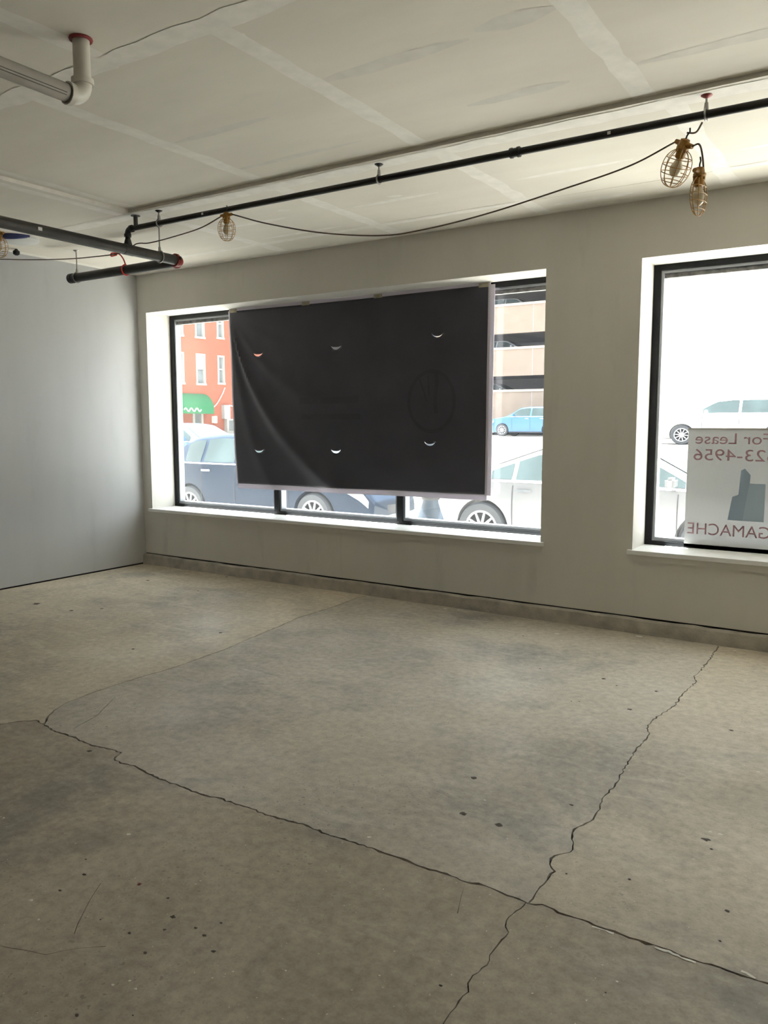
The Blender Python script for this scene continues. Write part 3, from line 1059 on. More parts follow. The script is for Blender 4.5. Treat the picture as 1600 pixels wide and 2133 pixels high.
def ring_pts(c, r, axis, n=18):
    out = []
    for k in range(n):
        a = 2 * PI * k / n
        p = (0, r * math.cos(a), r * math.sin(a)) if axis == 'X' else (r * math.cos(a), 0, r * math.sin(a))
        out.append(Vector(c) + Vector(p))
    return out


def hanger(x, y, zp, rp, zc, axis, flange='red'):
    h = MB()
    h.tube(ring_pts((x, y, zp), rp + 0.006, axis), 0.005, 6, closed=True)
    h.tube([(x, y, zp + rp), (x, y, zp + rp + 0.035)], [0.012, 0.009], 8)
    h.tube([(x, y, zp + rp + 0.03), (x, y, zc)], 0.0055, 8)
    ho = h.build('hanger', 'galv', sp, smooth=True)
    MB().lathe([(0.006, -0.016), (0.026, -0.004), (0.028, 0.0)], (x, y, zc), n=14).build('flange', flange, ho, smooth=True)


hanger(6.06, PY, PZ, RP, ZL, 'X')
hanger(4.193, PY, PZ, RP, ZL, 'X', 'black_pipe')
hanger(2.255, PY, PZ, RP, ZL, 'X', 'black_pipe')
hanger(8.0, PY, PZ, RP, ZL, 'X')
hanger(10.2, PY, PZ, RP, ZL, 'X')
hanger(0.56, -1.14, BZ, RBIG, ZL, 'X', 'galv')
hanger(BX, -1.36, BZ, RBIG, ZL, 'Y', 'black_pipe')
hanger(BX, -3.4, BZ, RBIG, ZL, 'Y', 'black_pipe')
hanger(BX, -6.4, BZ, RBIG, ZL, 'Y', 'black_pipe')
MB().tube([(2.0, PY, PZ), (2.0, PY, ZL)], 0.016, 10).lathe([(0.035, -0.006), (0.035, 0.0)], (2.0, PY, ZL), n=12).build('stub_riser', 'dusty_pipe', sp, smooth=True)
for x, y in ((2.72, PY), (5.6, PY)):
    MB().box(x - 0.008, x + 0.008, PY - RP - 0.002, PY - RP + 0.003, PZ - 0.008, PZ + 0.006).build('label_scrap', 'white_plastic', sp)
MB().box(BX + RBIG - 0.004, BX + RBIG + 0.002, -2.45, -2.42, BZ - 0.01, BZ + 0.012).build('label_scrap', 'white_plastic', sp)

# ------------------------------------------------------------------ white drain pipe
WX, WY, WZ = 4.02, -3.62, 2.875
wp = tag(empty('drain_pipe', (WX, WY, ZH)), 'white plastic drain pipe dropping from the ceiling and turning away', 'pipe')
MB().tube([(WX, WY, ZH), (WX, WY, WZ + 0.07)], 0.034, 20).build('vertical_pipe', 'pvc', wp, smooth=True)
elbow((WX, WY, WZ), (0, -1, 0), (0, 0, 1), 0.06, 0.037, 'elbow', 'pvc', wp)
MB().tube([(WX, WY - 0.07, WZ), (WX, YB, WZ)], 0.036, 20).build('horizontal_pipe', 'pvc_sleeve', wp, smooth=True)
m = MB()
for a in (0.35, 0.62):
    y0 = WY - 0.10
    dx, dz = 0.0365 * math.cos(-a), 0.0365 * math.sin(-a)
    m.box(WX + dx - 0.001, WX + dx + 0.001, -6.0, y0, WZ + dz - 0.0014, WZ + dz + 0.0014)
m.build('printed_line', 'pvc_print', wp)
MB().tube([(WX, WY - 0.078, WZ), (WX, WY - 0.084, WZ)], 0.0385, 20).build('joint_ring', 'pvc_print', wp, smooth=True)
MB().tube([p for p in [Vector((WX + 0.040 * math.cos(2 * PI * k / 20), WY + 0.040 * math.sin(2 * PI * k / 20), ZH - 0.004)) for k in range(20)]], 0.008, 8, closed=True).build('firestop_ring', 'red_seal', wp, smooth=True)


# ------------------------------------------------------------------ caged string lights
def cage_light(loc, rot, label, flat=1.0, scale=1.0):
    """socket at the origin, cage hanging towards -z"""
    t = tag(empty('cage_work_light', (0, 0, 0)), label, 'work light', 'caged string lights')
    s = MB()
    s.lathe([(0.010, 0.030), (0.022, 0.026), (0.026, 0.0), (0.030, -0.012), (0.024, -0.02), (0.024, -0.055), (0.017, -0.062)], n=18)
    s.tube([(-0.055, 0, 0.006), (-0.02, 0, 0.004)], [0.011, 0.014], 10)
    s.tube([(0.055, 0, 0.006), (0.02, 0, 0.004)], [0.011, 0.014], 10)
    for k in range(8):
        a = 2 * PI * k / 8
        s.box(0.024 * math.cos(a) - 0.004, 0.024 * math.cos(a) + 0.004, 0.024 * math.sin(a) - 0.004, 0.024 * math.sin(a) + 0.004, -0.03, 0.0)
    s.build('socket', 'socket', t, smooth=True)
    MB().lathe([(0.012, -0.06), (0.016, -0.07), (0.028, -0.095), (0.030, -0.11), (0.024, -0.132), (0.010, -0.145), (0.001, -0.147)], n=18, caps=False).build('bulb', 'bulb', t, smooth=True)
    c = MB()
    prof = [(0.024, -0.02), (0.045, -0.035), (0.062, -0.06), (0.069, -0.095), (0.066, -0.13), (0.052, -0.165), (0.030, -0.187), (0.0, -0.194)]
    for k in range(8):
        a = 2 * PI * k / 8
        c.tube(cable_pts([(r * math.cos(a), flat * r * math.sin(a), z) for r, z in prof], 3), 0.0022, 6)
    for r, z in ((0.062, -0.06), (0.069, -0.095), (0.066, -0.13), (0.052, -0.165)):
        c.tube([(r * math.cos(2 * PI * k / 24), flat * r * math.sin(2 * PI * k / 24), z) for k in range(24)], 0.0022, 6, closed=True)
    c.build('wire_cage', 'cage', t, smooth=True)
    MB().tube([(0, 0, 0.02), (0.002, 0, 0.045), (0.012, 0, 0.062), (0.004, 0, 0.078)], 0.004, 8).build('hook', 'black', t, smooth=True)
    t.location = loc
    t.rotation_euler = rot
    t.scale = (scale,) * 3
    return t


LA = Vector((2.975, PY - 0.045, 2.945))
LB = Vector((5.968, PY - 0.02, 2.872))
LC = Vector((6.05, PY - 0.04, 2.722))
LD = Vector((0.755, -2.0, 3.045))
cage_light(LA, (0, 0, 0.1), 'caged yellow string light tied against the black pipe beside the dark banner', scale=0.86)
cage_light(LB, (0.12, 0.50, -0.45), 'caged yellow string light swinging tilted below the black pipe', scale=1.0)
cage_light(LC, (0.0, -0.02, 1.38), 'slim caged yellow string light hanging at the very end of the cable', flat=0.42, scale=1.0)
cage_light(LD, (0, 0, 0.2), 'caged yellow string light near the blue-rimmed ceiling plate', scale=0.95)


def cord(ctrl, label, r=0.0045):
    o = MB().tube(cable_pts(ctrl, 12), r, 8).build('light_cable', 'cable', None, smooth=True)
    tag(o, label, 'cable', 'string light cables')
    return o


def horn(L, rot, sc, sx):
    from mathutils import Euler
    return tuple(L + Euler(rot).to_matrix() @ Vector((sx * 0.052, 0, 0.006)) * sc)


sag = []
ax, az, bx, bz = LA.x + 0.05, LA.z + 0.004, LB.x - 0.06, LB.z + 0.02
for p in [(ax, LA.y, az), (3.30, PY, 2.86), (3.75, PY, 2.745), (4.20, PY, 2.672), (4.50, PY, 2.668), (4.9, PY, 2.70), (5.35, PY, 2.765), (5.7, PY, 2.825), horn(LB, (0.12, 0.50, -0.45), 1.0, -1)]:
    sag.append(p)
cord(sag, 'thin brown cable sagging between the pipe light and the tilted light')
cord([horn(LB, (0.12, 0.50, -0.45), 1.0, 1), (6.045, PY - 0.045, 2.855), (6.062, PY - 0.045, 2.80), horn(LC, (0.0, -0.02, 1.38), 1.0, 1)], 'short brown cable loop between the last two lights')
cord([(LB.x + 0.012, LB.y, LB.z + 0.055), (6.02, PY - 0.01, 2.925), (6.045, PY, 2.968)], 'short dark tie holding the tilted light to the pipe')
cord([(LA.x - 0.05, LA.y, LA.z + 0.002), (2.7, PY - 0.02, 2.905), (2.4, PY, 2.885), (2.10, PY + 0.04, 2.885), (1.91, PY + 0.075, 2.906), (1.78, PY + 0.05, 2.852), (1.45, PY, 2.845), (1.096, PY, 2.868), (0.64, PY, 2.913), (0.22, PY, 2.962), (0.02, PY, 2.98)], 'thin brown cable running over the pipe junction to the side wall')
cord([(LD.x - 0.05, LD.y, LD.z), (0.62, -2.2, 3.03), (0.55, -2.9, 3.0), (0.5, -4.0, 3.04), (0.5, -6.0, 3.04)], 'thin brown cable leading back from the light by the ceiling plate')
# red tie
rtie = tag(empty('red_tie', (1.225, -1.14, BZ)), 'red tape tie looped round the lower black pipe', 'tie')
MB().tube(ring_pts((1.225, -1.14, BZ), RBIG + 0.004, 'X'), 0.006, 6, closed=True).build('loop', 'red_wire', rtie, smooth=True)
MB().tube(cable_pts([(1.225, -1.14, BZ + 0.042), (1.222, -1.16, 2.94), (1.218, -1.20, 2.975), (1.15, -1.22, 2.985), (1.13, -1.21, 2.965), (1.19, -1.2, 2.97)], 6), 0.006, 6).build('tail', 'red_wire', rtie, smooth=True)

# ceiling plate with a blue rim
cp = tag(empty('ceiling_plate', (0.58, -1.72, ZL)), 'round white ceiling plate with a blue rim', 'ceiling plate')
MB().lathe([(0.155, -0.03), (0.165, -0.022), (0.165, 0.0)], (0.58, -1.72, ZL), n=32).build('cover', 'white_plastic', cp, smooth=True)
m = MB()
for i in range(17):
    a = -PI * 0.62 + i / 16 * PI * 0.62
    w = 0.014 + 0.026 * math.sin(PI * i / 16)
    for rr, dz in ((0.168, 0.0), (0.170, -w), (0.160, -w - 0.006)):
        m.v.append((0.58 + rr * math.cos(a), -1.72 + rr * math.sin(a), ZL + dz))
for i in range(16):
    for k in range(2):
        a = i * 3 + k
        m.f.append((a, a + 1, a + 4, a + 3))
m.build('rim_film', 'blue', cp, smooth=True)
wh_ = tag(MB().lathe([(0.012, -0.055), (0.028, -0.045), (0.03, -0.02), (0.014, -0.008), (0.012, 0.0)], (0.16, -1.47, ZL), n=14).build('fire_sprinkler', 'black', None, smooth=True), 'small black fire sprinkler under the ceiling by the side wall', 'sprinkler')

# ------------------------------------------------------------------ outdoors: ground
GZ, FZ = -0.165, 0.70
st = MB()
yy = [6.6, 7.5, 10, 13, 16, 19, 22, 30, 60, 140]
for y in yy:
    t = min(1, max(0, (y - 7.5) / 14.5))
    z = GZ + (FZ - GZ) * t
    st.v += [(-140, y, z), (140, y, z)]
for i in range(len(yy) - 1):
    st.f.append((2 * i, 2 * i + 1, 2 * i + 3, 2 * i + 2))
st.v += [(-140, -60, -0.7), (140, -60, -0.7), (140, 3.05, GZ - 0.2), (-140, 3.05, GZ - 0.2)]
n = len(st.v)
st.f.append((n - 4, n - 3, n - 2, n - 1))
struct(st.build('street', 'asphalt', None), 'sunlit asphalt street and lot')
struct(MB().box(-140, 140, 3.05, 6.6, -0.6, GZ).build('parking_lane', 'lane', None), 'pale concrete parking lane along the kerb')
struct(MB().box(-40, 40, YE + 0.12, 2.9, -0.6, -0.03).build('sidewalk', 'sidewalk', None), 'concrete sidewalk outside')
struct(MB().box(-40, 40, 2.9, 3.05, -0.6, -0.03).build('kerb', 'kerb', None), 'kerb stone along the sidewalk')
for i, (x, y) in enumerate(((-20, 30.0), (-14, 30.0), (-8, 30.0), (-2, 30), (4, 30))):
    MB().box(x, x + 0.12, 30, 35, FZ, FZ + 0.004).build('bay_line', 'white_fleck', bpy.data.objects['street'])


# ------------------------------------------------------------------ cars
STYLES = {
    'sedan': dict(L=4.8, W=1.84, H=1.43, belt=0.95, rw=1.02, fwh=3.84, r=0.335,
                  top=[(0, 0.62), (0.04, 0.9), (0.12, 1.03), (0.75, 1.08), (1.05, 1.13), (1.75, 1.375), (2.25, 1.43), (2.75, 1.42), (3.0, 1.38), (3.75, 1.0), (3.9, 0.96), (4.5, 0.82), (4.72, 0.70), (4.8, 0.52)],
                  side=[(1.0, 2.62, 3.58), (1.62,)], wind=(3.03, 3.72), back=(1.02, 1.72), pillars=[(1.12, 1.42), (1.48, 2.30), (2.38, 3.55)], seams=[1.45, 2.34, 3.48], handles=[1.62, 2.55]),
    'hatch': dict(L=4.25, W=1.78, H=1.52, belt=1.03, rw=0.72, fwh=3.34, r=0.325,
                  top=[(0, 0.55), (0.03, 0.95), (0.10, 1.08), (0.42, 1.38), (0.7, 1.47), (1.3, 1.52), (2.0, 1.52), (2.4, 1.47), (3.15, 1.07), (3.3, 1.03), (3.9, 0.90), (4.15, 0.74), (4.25, 0.5)],
                  wind=(2.43, 3.1), back=(0.13, 0.45), pillars=[(0.55, 0.95), (1.02, 1.72), (1.80, 2.85)], seams=[1.0, 1.76, 2.86], handles=[1.12, 1.95]),
    'suv': dict(L=4.7, W=1.88, H=1.68, belt=1.12, rw=0.9, fwh=3.72, r=0.36,
                top=[(0, 0.6), (0.03, 1.05), (0.12, 1.25), (0.4, 1.55), (0.7, 1.64), (1.3, 1.68), (2.2, 1.68), (2.7, 1.62), (3.4, 1.18), (3.6, 1.12), (4.3, 1.02), (4.6, 0.86), (4.7, 0.6)],
                wind=(2.73, 3.35), back=(0.14, 0.42), pillars=[(0.6, 1.1), (1.18, 1.95), (2.03, 3.1)], seams=[1.15, 1.99, 3.1], handles=[1.3, 2.2]),
}


def lerp_list(pts, x):
    if x <= pts[0][0]:
        return pts[0][1]
    for a, b in zip(pts, pts[1:]):
        if x <= b[0]:
            return a[1] + (b[1] - a[1]) * (x - a[0]) / (b[0] - a[0])
    return pts[-1][1]


def make_car(name, style, loc, heading, paint, label, group='cars on the street', cut=True):
    S = STYLES[style]
    L, W, H, belt = S['L'], S['W'], S['H'], S['belt']

    def top(x):
        return sum(lerp_list(S['top'], x + d) for d in (-0.06, -0.03, 0, 0.03, 0.06)) / 5

    def half(x):
        k = abs(x - L / 2) / (L / 2)
        return W / 2 * (1 - 0.30 * k ** 7 - 0.05 * k ** 2)

    def bl(x):
        return min(belt - 0.02 * max(0, x - L * 0.55), top(x) - 0.045)

    def hwid(x, z):
        w, b, zb = half(x), bl(x), 0.2
        if z <= b:
            t = (z - zb) / (b - zb)
            return w * lerp_list([(0, 0.90), (0.2, 0.975), (0.5, 1.0), (0.8, 0.99), (1, 0.96)], t)
        t = (z - b) / max(0.05, H - b)
        return w * (0.945 - 0.235 * t)

    car = tag(empty(name, (0, 0, 0)), label, 'car', group)
    xs = sorted(set([i * L / 60 for i in range(61)] + [0.015, L - 0.015]))
    rings = []
    for x in xs:
        b, t, w = bl(x), top(x), half(x)
        k = abs(x - L / 2) / (L / 2)
        zb = 0.2 + 0.12 * max(0, (k - 0.85) / 0.15)
        pts = [(0, zb), (hwid(x, zb) * 0.9, zb)]
        for f in (0.06, 0.2, 0.4, 0.6, 0.8, 0.92, 1.0):
            z = zb + (b - zb) * f
            pts.append((hwid(x, z), z))
        for f in (0.12, 0.35, 0.6, 0.85):
            z = b + (t - b) * f
            q = hwid(x, z)
            pts.append((q * (1 - 0.04 * f), z))
        q = hwid(x, t)
        pts += [(q * 0.86, t - 0.012), (q * 0.55, t + 0.002), (0, t + 0.008)]
        rings.append([(x, y, z) for y, z in pts] + [(x, -y, z) for y, z in pts[-2:0:-1]])
    n = len(rings[0])
    body = MB()
    for rg_ in rings:
        body.v += rg_
    for i in range(len(rings) - 1):
        for k in range(n):
            body.f.append((i * n + k, i * n + (k + 1) % n, (i + 1) * n + (k + 1) % n, (i + 1) * n + k))
    body.f += [tuple(range(n - 1, -1, -1)), tuple((len(rings) - 1) * n + k for k in range(n))]
    bo = body.build('body', paint)
    bm = bmesh.new()
    bm.from_mesh(bo.data)
    bmesh.ops.recalc_face_normals(bm, faces=bm.faces)
    bm.to_mesh(bo.data)
    bm.free()
    if cut:
        wells = MB()
        for wx in (S['rw'], S['fwh']):
            for s in (-1, 1):
                wells.lathe([(S['r'] + 0.045, 0), (S['r'] + 0.045, 0.34)], (wx, s * (W / 2 + 0.1) - (0.34 if s > 0 else 0), S['r']), 'Y', 32)
        wo = wells.build('cutter', 'well')
        bm = bmesh.new()
        bm.from_mesh(wo.data)
        bmesh.ops.recalc_face_normals(bm, faces=bm.faces)
        bm.to_mesh(wo.data)
        bm.free()
        md = bo.modifiers.new('arches', 'BOOLEAN')
        md.operation = 'DIFFERENCE'
        md.object = wo
        md.solver = 'EXACT'
        bpy.context.view_layer.update()
        dg = bpy.context.evaluated_depsgraph_get()
        nm = bpy.data.meshes.new_from_object(bo.evaluated_get(dg))
        bo.modifiers.clear()
        if len(nm.polygons) > 500:
            bo.data = nm
        bpy.data.objects.remove(wo)
    bo.data.materials.clear()
    bo.data.materials.append(M[paint])
    for p in bo.data.polygons:
        p.use_smooth = True
        p.material_index = 0
    bo.data.set_sharp_from_angle(angle=math.radians(38))
    parts = [bo]

    def side_patch(nm_, x0, x1, zlo, zhi, material, s, off, nx=10, nz=4, parent=None):
        m = MB()
        for i in range(nx + 1):
            x = x0 + (x1 - x0) * i / nx
            a, b = zlo(x), zhi(x)
            for j in range(nz + 1):
                z = a + (b - a) * j / nz
                fl = max(0.0, (z - bl(x)) / max(0.05, top(x) - bl(x)))
                m.v.append((x, s * (hwid(x, z) * (1 - 0.04 * min(1, fl)) + off), z))
        for i in range(nx):
            for j in range(nz):
                a = i * (nz + 1) + j
                q = (a, a + nz + 1, a + nz + 2, a + 1)
                m.f.append(q if s < 0 else q[::-1])
        o = m.build(nm_, material, None, smooth=True)
        parts.append(o)
        return o

    for s in (-1, 1):
        for x0, x1 in S['pillars']:
            side_patch('side_window', x0, x1, lambda x: bl(x) + 0.03, lambda x: max(bl(x) + 0.05, top(x) - 0.075), 'car_glass', s, 0.007)
        for x in S['seams']:
            side_patch('door_seam', x, x + 0.012, lambda q: 0.3, lambda q: bl(q) + 0.02, 'seam', s, 0.005, 1, 8)
        for x in S['handles']:
            side_patch('door_handle', x - 0.1, x + 0.1, lambda q: bl(q) - 0.12, lambda q: bl(q) - 0.09, 'chrome', s, 0.02, 3, 1)
        side_patch('belt_trim', S['pillars'][0][0] - 0.02, S['pillars'][-1][1] + 0.05, lambda q: bl(q) - 0.005, lambda q: bl(q) + 0.02, 'chrome', s, 0.008, 14, 1)
        side_patch('rocker_panel', S['rw'] + S['r'] + 0.06, S['fwh'] - S['r'] - 0.06, lambda q: 0.21, lambda q: 0.28, 'seam', s, 0.006, 6, 1)
        side_patch('headlamp', L - 0.42, L - 0.06, lambda q: max(0.45, top(q) - 0.22), lambda q: top(q) - 0.09, 'lamp_clear', s, 0.008, 6, 2)
        side_patch('tail_lamp', 0.03, 0.28, lambda q: 0.78, lambda q: 0.93, 'lamp_red', s, 0.008, 6, 2)
        # door mirror
        mx = S['pillars'][-1][1] - 0.12
        parts.append(MB().box(mx - 0.06, mx + 0.05, s * (half(mx) * 0.93 + 0.12) - 0.10, s * (half(mx) * 0.93 + 0.12) + 0.10, bl(mx) + 0.02, bl(mx) + 0.15).build('mirror', paint, None, bevel=0.03))
    for nm_, (x0, x1) in (('windscreen', S['wind']), ('rear_window', S['back'])):
        m = MB()
        for i in range(9):
            x = x0 + (x1 - x0) * i / 8
            for j in range(9):
                k = -1 + 2 * j / 8
                m.v.append((x, k * 0.80 * hwid(x, top(x)), top(x) + 0.016 - 0.012 * k * k))
        for i in range(8):
            for j in range(8):
                a = i * 9 + j
                m.f.append((a, a + 9, a + 10, a + 1))
        parts.append(m.build(nm_, 'car_glass', None, smooth=True))
    # lower grille and bumper shadow line
    m = MB()
    for i in range(9):
        k = -1 + 2 * i / 8
        yk = k * half(L - 0.05) * 0.92
        m.v += [(L + 0.012 - 0.10 * k * k, yk, 0.34), (L + 0.016 - 0.10 * k * k, yk, 0.47)]
    for i in range(8):
        m.f.append((2 * i, 2 * i + 2, 2 * i + 3, 2 * i + 1))
    parts.append(m.build('grille', 'seam', None))
    wheels = []
    for wx in (S['rw'], S['fwh']):
        for s in (-1, 1):
            r = S['r']
            yo = W / 2 * 0.985
            c = (wx, 0, r)
            t = MB()
            t.lathe([(r * 0.62, -0.09), (r * 0.93, -0.10), (r, -0.07), (r, 0.07), (r * 0.93, 0.10), (r * 0.62, 0.09), (r * 0.62, -0.09)], (wx, s * (yo - 0.10), r), 'Y', 36, caps=False)
            wo = t.build('wheel', 'tyre', None, smooth=True)
            rm = MB()
            yf = s * (yo - 0.02)
            rm.lathe([(r * 0.60, -0.012), (r * 0.69, -0.012), (r * 0.69, 0.012), (r * 0.60, 0.012), (r * 0.60, -0.012)], (wx, yf, r), 'Y', 36, caps=False)
            rm.lathe([(0.0, -0.01), (r * 0.2, -0.012), (r * 0.2, 0.012), (0.0, 0.012)], (wx, yf, r), 'Y', 18, caps=False)
            for k in range(10):
                a = 2 * PI * k / 10 + 0.1
                ca, sa = math.cos(a), math.sin(a)
                w0, w1 = 0.020, 0.012
                p = []
                for rr, ww_ in ((r * 0.15, w0), (r * 0.64, w1)):
                    for sg_ in (-1, 1):
                        for dy in (-0.010, 0.010):
                            p.append((wx + rr * ca - sg_ * ww_ * sa, yf + dy, r + rr * sa + sg_ * ww_ * ca))
                rm.add(p, [(0, 1, 3, 2), (4, 6, 7, 5), (0, 4, 5, 1), (2, 3, 7, 6), (0, 2, 6, 4), (1, 5, 7, 3)])
            ro = rm.build('rim', 'rim', None)
            bk = MB().lathe([(0, 0), (r * 0.62, 0)], (wx, s * (yo - 0.09), r), 'Y', 24, caps=False).build('brake_disc', 'well', None)
            wheels.append((wo, ro, bk))
    for o in parts:
        o.parent = car
    for wo, ro, bk in wheels:
        wo.parent = car
        ro.parent = wo
        bk.parent = wo
    car.location = loc
    car.rotation_euler = (0, 0, heading)
    return car


Y0 = 3.5
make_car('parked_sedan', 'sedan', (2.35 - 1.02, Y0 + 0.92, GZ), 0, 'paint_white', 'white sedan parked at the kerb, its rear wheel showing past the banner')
make_car('parked_hatchback', 'hatch', (-0.46 - 3.34 + 0.02, Y0 + 0.89, GZ), 0, 'paint_slate', 'dark slate blue hatchback parked at the kerb behind the banner')
make_car('distant_hatchback', 'hatch', (-12.1, 10.2, GZ + 0.15), 0, 'paint_blue', 'bright blue car standing beyond the slate blue hatchback')
make_car('distant_suv', 'suv', (-12.7 + 3.72, 37.6, FZ + 0.0), PI, 'paint_sky', 'light blue car parked at the foot of the parking garage')
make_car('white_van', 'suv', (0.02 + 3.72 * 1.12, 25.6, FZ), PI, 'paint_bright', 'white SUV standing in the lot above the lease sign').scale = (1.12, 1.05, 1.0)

# ------------------------------------------------------------------ lamp post
lp = tag(empty('lamp_post', (2.29, 2.3, -0.03)), 'slate grey street lamp post with a flared bell base', 'lamp post')
MB().lathe([(0.22, -0.03), (0.22, 0.18), (0.20, 0.22), (0.185, 0.30), (0.155, 0.42), (0.12, 0.52), (0.095, 0.60), (0.09, 0.64)], (2.29, 2.3, 0), n=16).build('base', 'post', lp, smooth=True)
MB().lathe([(0.10, 0.635), (0.11, 0.65), (0.11, 0.675), (0.09, 0.69)], (2.29, 2.3, 0), n=16).build('collar', 'black', lp, smooth=True)
MB().tube([(2.29, 2.3, 0.68), (2.29, 2.3, 3.9)], [0.07, 0.05], 14).build('pole', 'post', lp, smooth=True)
MB().lathe([(0.05, 3.9), (0.12, 3.95), (0.17, 4.2), (0.13, 4.4), (0.02, 4.5)], (2.29, 2.3, 0), n=16).build('lantern', 'white_plastic', lp, smooth=True)

# ------------------------------------------------------------------ parking garage
gx0, gx1, gy = -30.0, -9.6, 40.0
pg = tag(empty('parking_garage', ((gx0 + gx1) / 2, gy, FZ)), 'beige concrete parking garage with open decks', 'building')
levels = [(1.66, 3.50), (4.33, 6.07), (6.90, 8.68), (9.75, 11.6)]
for a, b in levels:
    po = MB().box(gx0, gx1, gy, gy + 0.25, a, b).build('parapet', 'garage', pg)
    MB().box(gx0 - 0.04, gx1 + 0.04, gy - 0.06, gy + 0.30, b - 0.14, b).build('cap', 'garage_cap', po)
    MB().box(gx0, gx1, gy + 0.25, gy + 9, a + 0.3, a + 0.6).build('deck', 'deck', pg)
    k = gx0
    while k < gx1:
        MB().box(k, k + 0.02, gy - 0.012, gy, a, b - 0.14).build('panel_joint', 'deck', po)
        k += 5.9
for x in (-29.7, -24, -18.1, -7.0):
    MB().box(x, x + 0.5, gy + 0.3, gy + 0.8, FZ, 11).build('column', 'garage', pg)
MB().box(gx0, gx1, gy + 9, gy + 9.3, FZ, 11.2).build('rear_wall', 'deck', pg)
MB().box(gx1 - 0.3, gx1, gy + 0.3, gy + 9, FZ, 11.2).build('end_wall', 'garage', pg)
MB().box(gx0, gx0 + 0.3, gy + 0.3, gy + 9, FZ, 11.2).build('end_wall', 'garage', pg)
for x in range(6):
    MB().box(gx0 + 2 + x * 3.9, gx0 + 3.4 + x * 3.9, gy + 3.0, gy + 3.2, 9.74 + 0.2, 9.74 + 0.28).build('ceiling_light', 'white_plastic', pg)
make_car('garage_suv', 'suv', (-16.6, gy + 1.8, 7.52), 0, 'paint_white', 'white car on the top visible deck of the parking garage', 'cars in the garage', cut=False)
make_car('garage_sedan', 'sedan', (-17.5, gy + 1.8, 4.95 + 0.25), 0, 'paint_silver', 'silver car on the middle deck of the parking garage', 'cars in the garage', cut=False)
make_car('garage_hatchback', 'sedan', (-18.2, gy + 1.8, 2.28 + 0.28), 0, 'paint_white', 'white car on the lowest raised deck of the parking garage', 'cars in the garage', cut=False)

# ------------------------------------------------------------------ brick building
fx = -35.0
bb = tag(empty('brick_building', (fx - 5, 35, FZ)), 'red brick building with white windows and a green awning', 'building')
m = MB()
wins = []          # y0, y1, z0, z1, blind
for zt in (9.55, 6.30):
    z0 = 7.45 if zt > 9 else 4.22
    for (a, b, bl_) in ((30.6, 31.5, 0), (32.35, 33.25, 0), (34.35, 35.25, 1), (36.45, 37.15, 0), (39.0, 39.9, 0), (41, 41.9, 0)):
        wins.append((a, b, z0 if b - a > .8 else z0 + 0.12, zt, bl_))
doors = [(34.0, 34.8, 0.7, 2.35)]
# facade with real openings: CDT over the wall rectangle
ya, yb, za, zb_ = 24.0, 50.0, 0.4, 13.0
vs = [Vector(p) for p in ((ya, za), (yb, za), (yb, zb_), (ya, zb_))]
fs = [[0, 1, 2, 3]]
for w in wins + [d + (0,) for d in doors]:
    n = len(vs)
    vs += [Vector(p) for p in ((w[0], w[2]), (w[1], w[2]), (w[1], w[3]), (w[0], w[3]))]
    fs.append([n, n + 1, n + 2, n + 3])
vo, eo, fo, ov, oe, of = delaunay_2d_cdt(vs, [], fs, 0, 1e-6)
m.v = [(fx, p.x, p.y) for p in vo]
m.f = [tuple(f) for f, s in zip(fo, of) if all(k == 0 for k in s)]
m.box(fx - 12, fx - 0.25, ya, yb, za, zb_)
m.add([(fx, ya, za), (fx - 0.25, ya, za), (fx - 0.25, ya, zb_), (fx, ya, zb_)], [(0, 1, 2, 3)])
m.build('wall', 'brick', bb)
for (a, b, z0, z1, bl_) in wins:
    f = MB()
    t = 0.13
    f.box(fx - 0.22, fx + 0.03, a, a + t, z0, z1).box(fx - 0.22, fx + 0.03, b - t, b, z0, z1)
    f.box(fx - 0.22, fx + 0.03, a + t, b - t, z1 - t, z1).box(fx - 0.22, fx + 0.06, a - 0.05, b + 0.05, z0 - 0.12, z0 + 0.02)
    f.box(fx - 0.2, fx - 0.08, a + t, b - t, (z0 + z1) / 2 - 0.05, (z0 + z1) / 2 + 0.05)
    fo_ = f.build('window', 'white_wood', bb)
    MB().box(fx - 0.2, fx - 0.16, a + t, b - t, z0, z1 - t).build('pane', 'dark_pane', fo_)
    if bl_:
        MB().box(fx - 0.155, fx - 0.14, a + t, b - t, (z0 + z1) / 2, z1 - t).build('blind', 'blind', fo_)
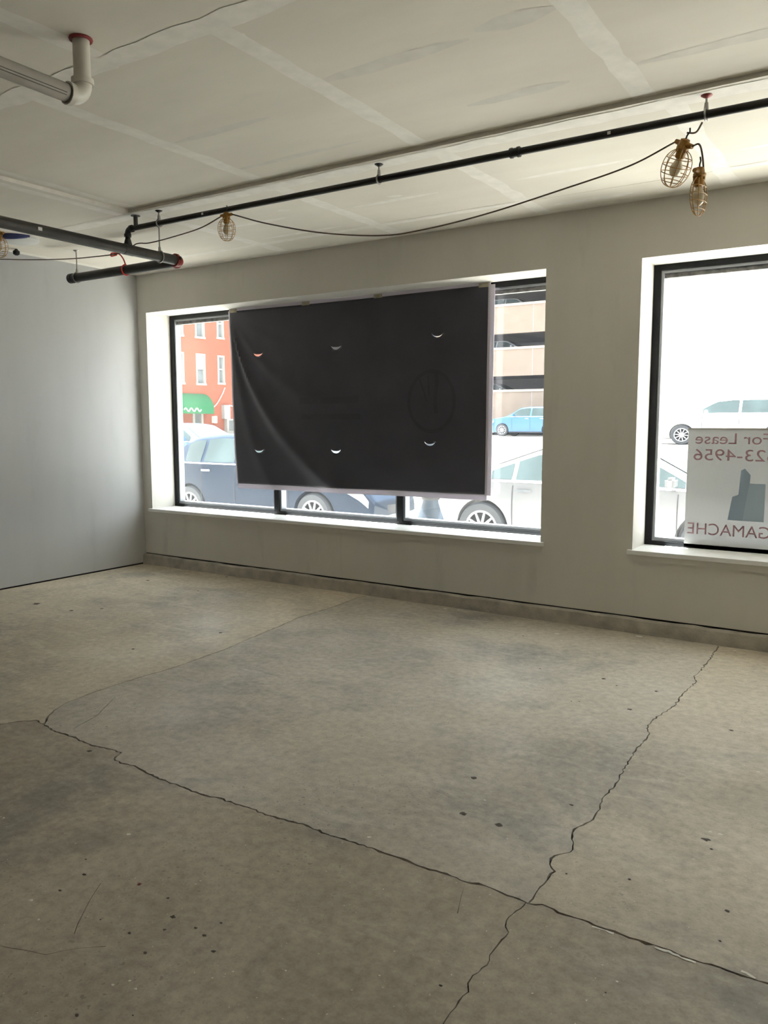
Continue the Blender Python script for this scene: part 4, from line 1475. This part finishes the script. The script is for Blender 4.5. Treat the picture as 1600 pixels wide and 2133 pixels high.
for (a, b, z0, z1) in doors:
    f = MB().box(fx - 0.2, fx + 0.05, a - 0.1, a + 0.1, z0, z1).box(fx - 0.2, fx + 0.05, b - 0.1, b + 0.1, z0, z1)
    f.box(fx - 0.2, fx + 0.05, a + 0.1, b - 0.1, z1 - 0.15, z1)
    d_ = f.build('door', 'white_wood', bb)
    MB().box(fx - 0.2, fx - 0.14, a + 0.1, b - 0.1, z0, z1 - 0.15).build('door_leaf', 'dark_pane', d_)
aw = MB()
N = 8
for j, y in enumerate((30.9, 31.1, 34.95, 35.2)):
    for i in range(N + 1):
        a = PI / 2 * i / N
        k = 1.0 if 0 < j < 3 else 0.82
        aw.v.append((fx + 1.0 * k * math.sin(a), y, 2.45 + 1.05 * k * math.cos(a)))
    aw.v.append((fx + 1.0 * (1.0 if 0 < j < 3 else 0.82), y, 2.1))
for j in range(3):
    for i in range(N + 1):
        a = j * (N + 2) + i
        aw.f.append((a, a + 1, a + N + 3, a + N + 2))
for j in (0, 3):
    c = len(aw.v)
    aw.v.append((fx, aw.v[j * (N + 2)][1], 2.1))
    aw.f.append(tuple([c] + [j * (N + 2) + i for i in range(N + 2)]))
awo = aw.build('awning', 'awning', bb, smooth=True)
sc = MB()
pts = []
for k in range(26):
    t = k / 25
    pts.append((fx + 1.03, 32.2 + 1.55 * t, 2.36 + 0.11 * math.sin(t * 19)))
sc.tube(pts, 0.045, 6)
sc.build('script_mark', 'lettering', awo, smooth=True)
MB().box(fx, fx + 0.25, 35.75, 36.05, 1.45, 1.95).build('wall_lamp', 'lettering', bb)
MB().box(fx, fx + 0.3, 36.75, 37.35, 1.75, 2.75).build('meter_box', 'grey_metal', bb)
MB().box(fx, fx + 0.3, 37.0, 38.0, 0.7, 1.75).build('side_door', 'white_wood', bb)
MB().box(fx + 0.3, fx + 0.32, 37.2, 37.8, 0.9, 1.65).build('side_door_pane', 'dark_pane', bb)
MB().tube(cable_pts([(fx + 0.15, 34.9, 2.15), (fx + 0.15, 36.0, 2.7), (fx + 0.15, 36.7, 3.5), (fx + 0.15, 37.0, 4.0)], 6), 0.03, 6).build('wire', 'lettering', bb)
MB().tube([(fx + 0.15, 37.4, 2.75), (fx + 0.15, 39.0, 2.45)], 0.04, 6).build('wire', 'lettering', bb)
MB().box(fx - 0.1, fx + 0.2, ya, yb, 12.6, 13.0).build('cornice', 'white_wood', bb)

for o in bpy.data.objects:
    if '_local' in o:
        del o['_local']
